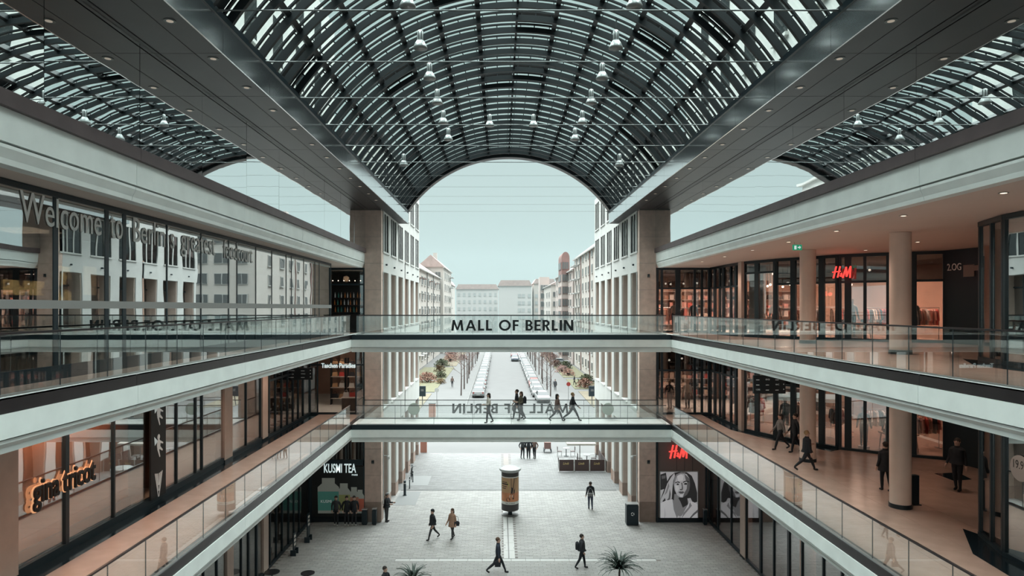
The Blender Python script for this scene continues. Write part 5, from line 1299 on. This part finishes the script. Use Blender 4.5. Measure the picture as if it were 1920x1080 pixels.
# things carried
def bagbox(name, label, cat, c, size, mt, strap=None, rz=0):
    o = thing(name, label, cat, c, rz); mb = MB(); mb.ball((0,0,size[2]/2),size[0]/2,size[1]/2,size[2]/2,12,8); mb.obox((0,0,size[2]*0.42),(size[0]*0.86,size[1]*0.8,size[2]*0.75))
    mb.build('bag_body',mt,o,world=False,smooth=True)
    if strap:
        for s in (-1,1): MB().path([(s*strap[0],0,size[2]*0.8),(s*strap[0]*0.7,0,size[2]*0.8+strap[1]*0.8),(0,0,size[2]*0.8+strap[1])],0.012,5).build('strap',mt,o,world=False)
    return o
bagbox('rucksack','black rucksack on the back of the olive jacket wearer','bag',(pb[0]+0.22,pb[1]+0.05,pb[2]+0.98),(0.22,0.32,0.46),'wear_black')
bagbox('tote_bag','black tote bag with white logo carried in the foreground','bag',(pm1[0]-0.02,pm1[1]-0.27,0.42),(0.34,0.10,0.36),'wear_black',(0.09,0.30))
bagbox('handbag','black shoulder bag of the tan coat wearer','bag',(pw_[0]+0.27,pw_[1]-0.12,0.78),(0.34,0.16,0.30),'wear_black',(0.10,0.32))
bagbox('rucksack','small black rucksack on the foreground person in black','bag',(pm2[0]-0.24,pm2[1],0.98),(0.20,0.28,0.42),'wear_black')
bagbox('shoulder_bag','grey messenger bag of the person walking away','bag',(pm3[0]-0.03,pm3[1]-0.20,0.92),(0.40,0.14,0.24),'wear_grey',(0.12,0.35))
# ------------------------------------------------------------ pendant lamps under the vault
def pend_mesh():
    a = MB().lathe([(0.10,0.28),(0.11,0.30),(0.11,0.62),(0.07,0.66),(0.0,0.66)],n=18).mesh('housing','lamp_shell')
    b_ = MB().lathe([(0.255,0.0),(0.25,0.05),(0.18,0.20),(0.12,0.29),(0.11,0.29),(0.17,0.19),(0.235,0.05),(0.24,0.0)],n=22).mesh('reflector','lamp_shell')
    mat('lamp_bottom',(0.40,0.28,0.26),0.3); c = MB().lathe([(0.23,0.02),(0.12,0.0),(0.0,0.0)],n=18).mesh('lens','lamp_bottom')
    d = MB(); [d.box(0.105*math.cos(i*1.05)-0.012,0.105*math.cos(i*1.05)+0.012,0.105*math.sin(i*1.05)-0.012,0.105*math.sin(i*1.05)+0.012,0.30,0.60) for i in range(6)]
    return a,b_,c,d.mesh('cooling_fins','rod_steel')
PMESH = pend_mesh()
for m_ in PMESH[:3]: m_.polygons.foreach_set('use_smooth',[True]*len(m_.polygons))
def pendant(label, x, y, z):
    o = thing('pendant_lamp', label, 'lamp', (x,y,z), 0, 'pendant lamps under the vault')
    for nm,me in zip(('housing','reflector','lens','cooling_fins'),PMESH): link(nm,me,o)
    top = RC + math.sqrt((RI+0.15)**2 - x*x) - z
    MB().tube((0,0,0.62),(0,0,top),0.010,n=5).build('cable','rod_steel',o,world=False)
for i,y in enumerate((20.7,24.0,27.2,30.5,33.8,37.1)):
    for s,sn in ((-1,'left'),(1,'right')): pendant('pale bell-shaped pendant lamp in the %s row under the vault, %s' % (sn,ORD[i]), s*3.52, y, CZ+9.33)
for s,sn in ((-1,'left'),(1,'right')):
    pendant('small far pendant lamp just %s of the vault crown' % sn, s*1.22, 37.1, CZ+10.1); pendant('small far pendant lamp low on the %s vault flank' % sn, s*6.0, 37.1, CZ+7.9)
# ------------------------------------------------------------ advertising column
AY = 43.2; ax = at(956.5,0,AY).x
ac = thing('advertising_column','round advertising column with an orange street poster on the plaza','column',(ax,AY,0))
mat('column_grey',(0.055,0.05,0.05),0.5); mat('lid_grey',(0.42,0.44,0.44),0.35); mat('poster_orange',(0.62,0.26,0.13),0.6,noise=0.15,nscale=3); mat('poster_yellow',(0.52,0.50,0.14),0.6); mat('poster_white',(0.72,0.72,0.68),0.6); mat('poster_dark',(0.03,0.025,0.025),0.6); mat('poster_sky',(0.52,0.32,0.18),0.6)
MB().lathe([(0.14,0),(0.14,0.4),(0,0.4)],(ax,AY,0),14).build('stem','frame_black',ac); MB().lathe([(0.55,0),(0.55,0.02),(0,0.02)],(ax,AY,0.003),20).build('ground_plate','ground_grey',ac)
MB().lathe([(0.54,0.36),(0.56,0.38),(0.56,2.85),(0,2.85)],(ax,AY,0),36).build('drum','column_grey',ac,smooth=True)
MB().lathe([(0.57,2.82),(0.68,2.90),(0.70,2.95),(0.68,3.02),(0.45,3.12),(0.15,3.17),(0,3.17)],(ax,AY,0),36).build('cap','lid_grey',ac,smooth=True)
def curved(nm, poly, mt, dr):
    "poly in (angle in degrees from the side facing the hall, z); wrapped on the drum"
    mb = MB(); n = len(poly); vs = []
    for rr in (0.561, 0.562+dr):
        for a,z in poly: vs.append((ax+rr*math.sin(R(a)), AY-rr*math.cos(R(a)), z))
    mb.add(vs,[tuple(range(n,2*n))]+[(i,(i+1)%n,(i+1)%n+n,i+n) for i in range(n)]); mb.build(nm,mt,ac)
def crect(nm,a0,a1,z0,z1,mt,dr,st=6):
    k = max(1,int((a1-a0)/st)); 
    for i in range(k): pass
    mb = MB(); vs=[]; 
    for i in range(k+1):
        a = R(a0+(a1-a0)*i/k)
        for rr in (0.56,0.563+dr):
            for z in (z0,z1): vs.append((ax+rr*math.sin(a),AY-rr*math.cos(a),z))
    fs=[]
    for i in range(k):
        p=i*4; q=p+4; fs+=[(p+2,q+2,q+3,p+3),(p,p+2,p+3,p+1) if i==0 else (p+2,q+2,q+3,p+3),(p+3,q+3,q+1,p+1),(p,q,q+2,p+2)]
    fs.append((k*4,k*4+1,k*4+3,k*4+2)); mb.add(vs,list(dict.fromkeys(fs))); mb.build(nm,mt,ac)
crect('poster_sheet',-75,75,0.95,2.52,'poster_sky',0.0); crect('poster_ground',-75,75,0.95,1.55,'poster_orange',0.002); crect('poster_band',-80,80,0.80,0.98,'poster_white',0.003); crect('poster_band',-80,80,2.50,2.56,'poster_white',0.003)
curved('poster_disc',[(-42+34*math.cos(i*math.pi/10),2.02+0.36*math.sin(i*math.pi/10)) for i in range(20)],'poster_yellow',0.004)
curved('poster_leg',[(4,2.5),(24,2.5),(20,1.75),(14,1.45),(2,1.45),(6,1.8)],'poster_dark',0.005); curved('poster_leg',[(28,2.5),(44,2.5),(30,1.6),(24,1.15),(14,1.15),(22,1.6)],'poster_dark',0.006)
curved('poster_shoe',[(-4,1.42),(16,1.42),(14,1.28),(-6,1.26)],'poster_white',0.007); curved('poster_wheel',[(-14+13*math.cos(i*math.pi/8),1.12+0.14*math.sin(i*math.pi/8)) for i in range(16)],'poster_dark',0.006)
for k,(a0,a1) in enumerate(((-66,-20),(-68,-14),(-66,-24),(-60,-30))): crect('poster_text',a0,a1,2.20-k*0.13,2.24-k*0.13+0.03*(k==1),'letter_black',0.006)
t = text('poster_text','MALL OF BERLIN',0.62,0.075,0.004,'letter_black',ac)
for v in t.data.vertices:
    a = (v.co.x-0.31)/0.56; rr = 0.568 - v.co.y; v.co = (rr*math.sin(a), -rr*math.cos(a), v.co.z)
t.location = (0,0,0.85)
# ------------------------------------------------------------ portrait poster, ground floor right
pa = at(1238.5,972,YE-0.03); pb_ = at(1308,885,YE-0.03); pw2 = pb_.x-pa.x; ph2 = pb_.z-pa.z
pp = thing('portrait_poster','large black and white poster of a face with long hair on the right ground floor','poster',(pa.x,YE-0.02,pa.z))
for k,g in (('p_light',0.62),('p_white',0.80),('p_mid',0.30),('p_grey',0.16),('p_dark',0.035),('p_black',0.012)): mat(k,(g,g*1.01,g*1.04),0.5,emit=(g,g,g*1.05),es=0.25)
lay = [0]
def pr(nm, pts, mt):
    lay[0] += 1; d = 0.002+0.0016*lay[0]
    MB().prism([(pa.x+(x-78)/287*pw2, pa.z+(628-y)/358*ph2) for x,y in pts][::-1], YE-0.02-d, YE-0.02, 'Y').build(nm, mt, pp)
pr('sheet',[(78,270),(365,270),(365,628),(78,628)],'p_light')
pr('background',[(78,290),(120,275),(130,340),(110,400),(78,410)],'p_dark'); pr('background',[(85,300),(118,296),(116,318),(88,325)],'p_grey')
pr('hair',[(185,276),(230,268),(280,272),(320,300),(345,360),(362,430),(362,500),(330,510),(310,470),(250,480),(170,500),(130,490),(95,500),(78,480),(100,420),(125,350),(150,305)],'p_dark')
pr('hair_highlight',[(185,278),(160,310),(130,360),(105,430),(80,480),(90,500),(112,470),(120,500),(140,470),(150,520),(165,470),(170,400),(176,340),(190,300)],'p_light'); pr('hair_highlight',[(140,350),(122,410),(108,450),(128,430),(146,380)],'p_mid')
pr('hair_strand',[(150,400),(140,470),(150,500),(158,440)],'p_grey')
pr('neck',[(185,440),(275,440),(300,520),(240,610),(215,610),(178,520)],'p_mid'); pr('neck_shadow',[(215,470),(282,440),(290,520),(250,545),(232,500)],'p_dark')
pr('shirt',[(78,510),(120,490),(170,480),(200,540),(220,628),(78,628)],'p_white'); pr('shirt',[(365,520),(330,500),(300,500),(280,540),(232,628),(365,628)],'p_white')
pr('collar',[(170,480),(192,500),(215,600),(205,628),(180,560)],'p_mid'); pr('collar',[(305,500),(320,530),(270,590),(240,628),(255,585),(295,540)],'p_mid'); pr('shirt_fold',[(365,560),(330,590),(300,628),(312,628),(340,600),(365,580)],'p_grey'); pr('shirt_fold',[(110,540),(118,600),(112,628),(104,628)],'p_light')
pr('face',[(186,318),(200,290),(240,280),(280,286),(302,320),(306,370),(300,410),(282,445),(250,466),(232,466),(206,448),(188,410),(180,360)],'p_light')
pr('cheek_shade',[(262,284),(302,320),(306,370),(300,410),(282,445),(250,466),(262,430),(280,400),(284,350),(272,330)],'p_grey'); pr('cheek_light',[(192,370),(215,372),(222,400),(206,425),(194,405)],'p_white'); pr('forehead_light',[(205,300),(238,288),(256,300),(250,335),(215,338)],'p_white')
pr('brow',[(190,350),(212,342),(228,348),(226,354),(208,349),(192,357)],'p_black'); pr('brow',[(250,346),(272,336),(300,342),(298,348),(274,343),(252,353)],'p_black')
pr('eye',[(196,364),(208,357),(222,362),(214,370),(202,371)],'p_black'); pr('eye',[(256,360),(272,353),(290,358),(280,367),(264,367)],'p_black'); pr('eye_glint',[(199,364),(204,361),(206,366),(202,368)],'p_white'); pr('eye_glint',[(282,358),(287,358),(284,364)],'p_white')
pr('nose_shade',[(236,352),(246,352),(252,395),(248,406),(232,406),(240,398),(242,380)],'p_grey'); pr('nostrils',[(226,402),(234,400),(238,406),(250,403),(246,409),(230,409)],'p_dark')
pr('lips',[(214,424),(230,417),(238,420),(248,417),(262,424),(248,436),(228,436)],'p_grey'); pr('lip_line',[(214,424),(238,427),(262,424),(238,430)],'p_black'); pr('chin_light',[(226,446),(250,446),(244,460),(232,460)],'p_white')
pr('hair_front',[(186,318),(200,288),(236,272),(270,276),(262,284),(230,284),(206,298),(194,330),(182,372),(176,360)],'p_mid')
MB().box(pa.x-0.05,pb_.x+0.05,YE-0.022,YE+0.04,pa.z-0.05,pb_.z+0.05).build('frame','steel',pp)
lamp('AREA',((pa.x+pb_.x)/2,YE-0.9,4.2),10,(0.95,0.97,1),0.8,(R(-55),0,0),name='poster_wash')
# ------------------------------------------------------------ bins, bollards, cameras
def litter_bin(label, x, y, w_, d_, h_, logo=False):
    o = thing('litter_bin',label,'bin',(x,y,0)); mb = MB(); mb.prism([(x-w_/2,0.06),(x+w_/2,0.06),(x+w_/2,h_-0.1),(x+w_/2-0.06,h_),(x-w_/2+0.06,h_),(x-w_/2,h_-0.1)],y-d_/2,y+d_/2,'Y'); mb.build('body','black_metal',o)
    MB().box(x-w_/2+0.03,x+w_/2-0.03,y-d_/2+0.03,y+d_/2-0.03,0,0.06).build('foot','frame_black',o); MB().box(x-w_/2-0.01,x+w_/2+0.01,y-d_/2-0.01,y+d_/2+0.01,h_,h_+0.03).build('lid','steel',o); MB().box(x-w_*0.3,x+w_*0.3,y-d_/2-0.005,y-d_/2+0.01,h_-0.25,h_-0.15).build('slot','frame_black',o)
    if logo:
        for i in range(3):
            a = R(90+120*i); b2 = R(90+120*i+80); mb = MB(); c0=(x+0.10*math.cos(a),h_*0.55+0.10*math.sin(a)); c1=(x+0.10*math.cos(b2),h_*0.55+0.10*math.sin(b2)); mb.prism(stroke(c0,c1,0.035),y-d_/2-0.006,y-d_/2,'Y'); mb.build('symbol','letter_white',o)
    return o
xb = at(1185,0,41.2).x; litter_bin('large black litter bin with white recycling symbol at the right corner pier',xb,41.25,0.74,0.5,1.30,True)
litter_bin('slim black bin beside the tea shop, left one',Xc(-8.35),41.25,0.32,0.3,0.95); litter_bin('slim black bin at the left corner pier, right one',Xc(-7.75),41.25,0.26,0.3,0.98)
litter_bin('slim black bin before the right poster wall',at(1322,0,41.2).x,41.2,0.22,0.25,0.95)
for lv,z0 in ((1,G1),(2,G2)):
    pass
o = thing('floor_sign','dark upright stele behind the right lower column','sign',(13.35,22.6,G1)); MB().box(13.2,13.5,22.5,22.7,G1+0.02,G1+1.0).build('panel','black_metal',o); MB().box(13.15,13.55,22.45,22.75,G1,G1+0.03).build('foot','frame_black',o)
def bollard(label,px,py,h_,r_):
    x,y,z = on(px,py,0); o = thing('bollard',label,'bollard',(x,y,0)); MB().lathe([(r_,0.0),(r_,h_-0.03),(r_*0.8,h_),(0,h_)],(x,y,0),12).build('post','frame_black',o); MB().lathe([(r_*1.6,0),(r_*1.6,0.03),(r_,0.03)],(x,y,0),12).build('foot','frame_black',o); MB().lathe([(r_*1.02,h_-0.2),(r_*1.02,h_-0.14)],(x,y,0),12).build('band','steel',o)
bollard('thick black bollard at the left street front',759,929,1.05,0.09); bollard('thin black post between the left bollard and the bicycle',768,916,0.85,0.035); bollard('thin black post beside the bicycle',774,904,0.85,0.035); bollard('thin post before the left shop window in the hall',466,1066,1.0,0.05)
for px,sd,lb in ((721,1,'white dome camera on the left corner pier'),(1192,-1,'white dome camera on the right corner pier')):
    p = at(px,866,YE-0.3); o = thing('security_camera',lb,'camera',(p.x,YE-0.3,p.z)); x0 = 8.07*(-1 if sd>0 else 1)
    p.x = x0+sd*0.28
    o.location.x = p.x
    MB().tube((x0,YE+0.9,p.z+0.12),(p.x,YE+0.9,p.z+0.12),0.03,n=6).build('arm','plaster_white',o); MB().lathe([(0.10,0.02),(0.12,0.08),(0.09,0.17),(0,0.17)],(p.x,YE+0.9,p.z-0.08),14).build('housing','plaster_white',o); MB().ball((p.x,YE+0.9,p.z-0.06),0.085,0.085,0.085,12,8).build('dome','steel',o)
for px,s in ((699,-1),(1216,1)):
    p = at(px,866,YE); o = thing('wall_box','small dark box on the %s corner pier' % ('left' if s<0 else 'right'),'box',(p.x,YE,p.z)); MB().box(p.x-0.08,p.x+0.08,YE-0.06,YE+0.01,p.z-0.1,p.z+0.1).build('case','frame_black',o); MB().box(p.x-0.05,p.x+0.05,YE-0.066,YE-0.06,p.z-0.07,p.z-0.01).build('grille','window_grey',o)
o = thing('wall_box','small dark box high on the right corner pier','box',tuple(at(1216,517,YE))); p = at(1216,517,YE); MB().box(p.x-0.06,p.x+0.06,YE-0.06,YE+0.01,p.z-0.1,p.z+0.1).build('case','frame_black',o); MB().box(p.x-0.04,p.x+0.04,YE-0.066,YE-0.06,p.z-0.07,p.z-0.01).build('grille','window_grey',o)
# ------------------------------------------------------------ cafe terrace
CY = 54.5; mat('cafe_brown',(0.06,0.035,0.033),0.5); mat('gold',(0.55,0.42,0.18),0.4); mat('canvas',(0.55,0.52,0.47),0.8)
x0 = Xc(4.85)
for i in range(3):
    xa = x0+i*1.26; o = thing('cafe_screen','brown cafe screen panel with gold lettering, %s from the left' % ['first','second','third'][i],'screen panel',(xa+0.6,CY,0),group='cafe screens')
    MB().box(xa+0.02,xa+1.2,CY,CY+0.05,0.06,0.98).build('panel','cafe_brown',o)
    for s in (0,1.18): MB().tube((xa+0.02+s,CY+0.025,0),(xa+0.02+s,CY+0.025,1.0),0.03,n=8).build('post','window_white',o); MB().lathe([(0.12,0),(0.12,0.04),(0,0.04)],(xa+0.02+s,CY+0.025,0),10).build('foot','window_white',o)
    t = text('lettering','Lindt',0.5,0.20,0.006,'gold',o,shear=0.3,bold=0.01); t.location = Vector((xa+0.32,CY-0.004,0.58))-o.location
for i in range(3):
    o = thing('cafe_screen','brown cafe screen panel at the side of the terrace, %s' % ORD[i],'screen panel',(x0+3.8,CY+0.7+i*1.3,0),group='side cafe screens'); MB().box(x0+3.80,x0+3.85,CY+0.1+i*1.3,CY+1.3+i*1.3,0.06,0.98).build('panel','cafe_brown',o); MB().tube((x0+3.82,CY+0.08+i*1.3,0),(x0+3.82,CY+0.08+i*1.3,1.0),0.03,n=8).build('post','window_white',o)
o = thing('cafe_parasol','square beige parasol over the cafe terrace','parasol',(Xc(6.8),56.6,0)); MB().tube((Xc(6.8),56.6,0),(Xc(6.8),56.6,2.7),0.035,n=8).build('pole','window_white',o); MB().box(Xc(6.4),Xc(7.2),56.2,57.0,0,0.1).build('base','ground_grey',o)
MB().add([(Xc(5.6),55.4,2.1),(Xc(8.0),55.4,2.1),(Xc(8.0),57.8,2.1),(Xc(5.6),57.8,2.1),(Xc(6.8),56.6,2.72),(Xc(5.6),55.4,1.95),(Xc(8.0),55.4,1.95),(Xc(8.0),57.8,1.95),(Xc(5.6),57.8,1.95)],[(0,1,4),(1,2,4),(2,3,4),(3,0,4),(5,6,1,0),(6,7,2,1),(7,8,3,2),(8,5,0,3)]).build('canopy','canvas',o)
def cafe_chair(label,x,y,rz,g):
    o = thing('cafe_chair',label,'chair',(x,y,0),rz,g)
    MB().box(-0.2,0.2,-0.2,0.2,0.43,0.47).build('seat','cafe_brown',o,world=False); MB().box(-0.2,0.2,0.17,0.21,0.55,0.88).build('backrest','cafe_brown',o,world=False)
    for sx in (-0.18,0.18):
        for sy in (-0.18,0.18): MB().tube((sx,sy,0),(sx,sy,0.45 if sy < 0 else 0.88),0.014,n=5).build('leg','steel',o,world=False)
def cafe_table(label,x,y,h_,r_,g,mt='steel'):
    o = thing('cafe_table',label,'table',(x,y,0),0,g); MB().lathe([(r_,h_-0.03),(r_,h_),(0,h_)],(x,y,0),24).build('table_top',mt,o); MB().tube((x,y,0.02),(x,y,h_-0.03),0.035,n=8).build('pedestal','frame_black',o); MB().lathe([(r_*0.65,0),(r_*0.65,0.03),(0,0.05)],(x,y,0),18).build('foot','frame_black',o)
k = 0
for i,(x,y) in enumerate(((5.7,55.8),(7.5,57.4),(6.0,60.2))):
    cafe_table('round cafe table on the fenced terrace, %s' % ORD[i],Xc(x),y,0.74,0.32,'terrace tables')
    for s in (-1,1): cafe_chair('brown cafe chair on the terrace, %s of table %s' % ('left' if s<0 else 'right',ORD[i]),Xc(x)+s*0.6,y+0.05,-s*R(90),'terrace chairs'); k += 1
# small red cart beyond
x,y,z = on(1027,849,0); o = thing('cart','small red-brown wheeled cart on the plaza','cart',(x,y,0)); MB().box(x-0.3,x+0.3,y,y+0.7,0.35,0.95).build('tub','brick_red',o); MB().path([(x-0.3,y+0.7,0.9),(x-0.3,y+0.95,1.15),(x+0.3,y+0.95,1.15),(x+0.3,y+0.7,0.9)],0.02).build('handle','frame_black',o)
for sx in (-0.33,0.33):
    for sy in (0.1,0.6): MB().tube((x+sx-0.03,y+sy,0.2),(x+sx+0.03,y+sy,0.2),0.2,n=14).build('wheel','frame_black',o)
for sx in (-0.25,0.25): MB().box(x+sx-0.02,x+sx+0.02,y+0.05,y+0.65,0.2,0.36).build('strut','frame_black',o)
# tables in the hall at lower left
mat('table_black',(0.015,0.015,0.017),0.25)
for px,py,h_,r_,mt,lb in ((577,1074,0.74,0.33,'table_black','round black table on the left foreground floor'),(510,1072,0.74,0.36,'table_black','round black table against the left shop windows'),(430,1075,0.74,0.2,'window_white','small white table partly behind the left gallery edge')):
    Y = (CZ-h_)*F/(py-577); cafe_table(lb,CX+(px-937)*Y/F,Y,h_,r_,'hall tables',mt)
# free-standing dark boards before the left shops
for i,(px,py,w_,h_) in enumerate(((578,1015,0.5,1.6),(552,1040,0.45,1.2))):
    x,y,z = on(px,py,0); o = thing('menu_board','dark standing board before the left ground floor shops, %s' % ['farther','nearer'][i],'board',(x,y,0)); MB().box(x-0.02,x+0.03,y-w_/2,y+w_/2,0.3,h_).build('board','black_metal',o)
    for s in (-1,1): MB().box(x-0.15,x+0.15,y+s*w_/2-0.02,y+s*w_/2+0.02,0,0.32).build('foot','frame_black',o)
    for k in range(3): MB().box(x+0.031,x+0.034,y-w_*0.3,y+w_*0.3,h_-0.25-0.22*k,h_-0.12-0.22*k).build('notice','wear_cream',o)
# ------------------------------------------------------------ palms at the bottom edge
mat('palm_leaf',(0.035,0.055,0.045),0.5,noise=0.3,nscale=8); mat('pot',(0.06,0.055,0.055),0.5)
def palm(label,x,y,h_,n,L,seed):
    rnd = random.Random(seed); o = thing('potted_palm',label,'plant',(x,y,0)); MB().lathe([(0.22,0),(0.30,0.5),(0.28,0.5),(0.27,0.44),(0,0.44)],(0,0,0),20).build('pot','pot',o,world=False)
    MB().tube((0,0,0.4),(0.02,0,h_),0.06,0.045,8).build('trunk','bark',o,world=False)
    for i in range(n):
        a = i*2.4; e = rnd.uniform(0.15,1.35); d = Vector((math.cos(a),math.sin(a),0)); ll = L*rnd.uniform(0.75,1.1); wd = 0.042; mb = MB(); pts = []
        for k in range(6):
            t_ = k/5; el = e - 1.1*t_*t_; 
            p = Vector((0.02,0,h_)) if k == 0 else pts[-1] + (d*math.cos(el)+Vector((0,0,1))*math.sin(el))*ll/5
            pts.append(p)
        s = Vector((-d.y,d.x,0)); vs = []
        for k,p in enumerate(pts):
            ww_ = wd*(1-0.92*(k/5)**1.5)+0.002; vs += [p-s*ww_+Vector((0,0,0.012)), p, p+s*ww_+Vector((0,0,0.012))]
        fs = []
        for k in range(5): q = k*3; fs += [(q,q+3,q+4,q+1),(q+1,q+4,q+5,q+2)]
        mb.add(vs,fs); mb.build('leaf','palm_leaf',o,world=False)
palm('spiky potted palm at the bottom edge right of centre',Xc(5.55),31.0,1.25,120,1.15,3)
palm('spiky potted palm at the bottom edge left of centre',Xc(-4.0),30.6,0.85,90,1.0,5)

# ------------------------------------------------------------ haze over the far street
hz = bpy.data.materials.new('haze'); hz.use_nodes = True; nt = hz.node_tree; nt.nodes.clear()
vo = nt.nodes.new('ShaderNodeVolumeScatter'); vo.inputs['Color'].default_value = (0.060,0.079,0.080,1); vo.inputs['Density'].default_value = 0.0042
ou = nt.nodes.new('ShaderNodeOutputMaterial'); nt.links.new(vo.outputs[0], ou.inputs['Volume']); M['haze'] = hz
tag(MB().box(-70, 70, 125, 420, 0.05, 45).build('street_haze', 'haze', None), 'pale winter haze over the far street end', None, kind='structure')
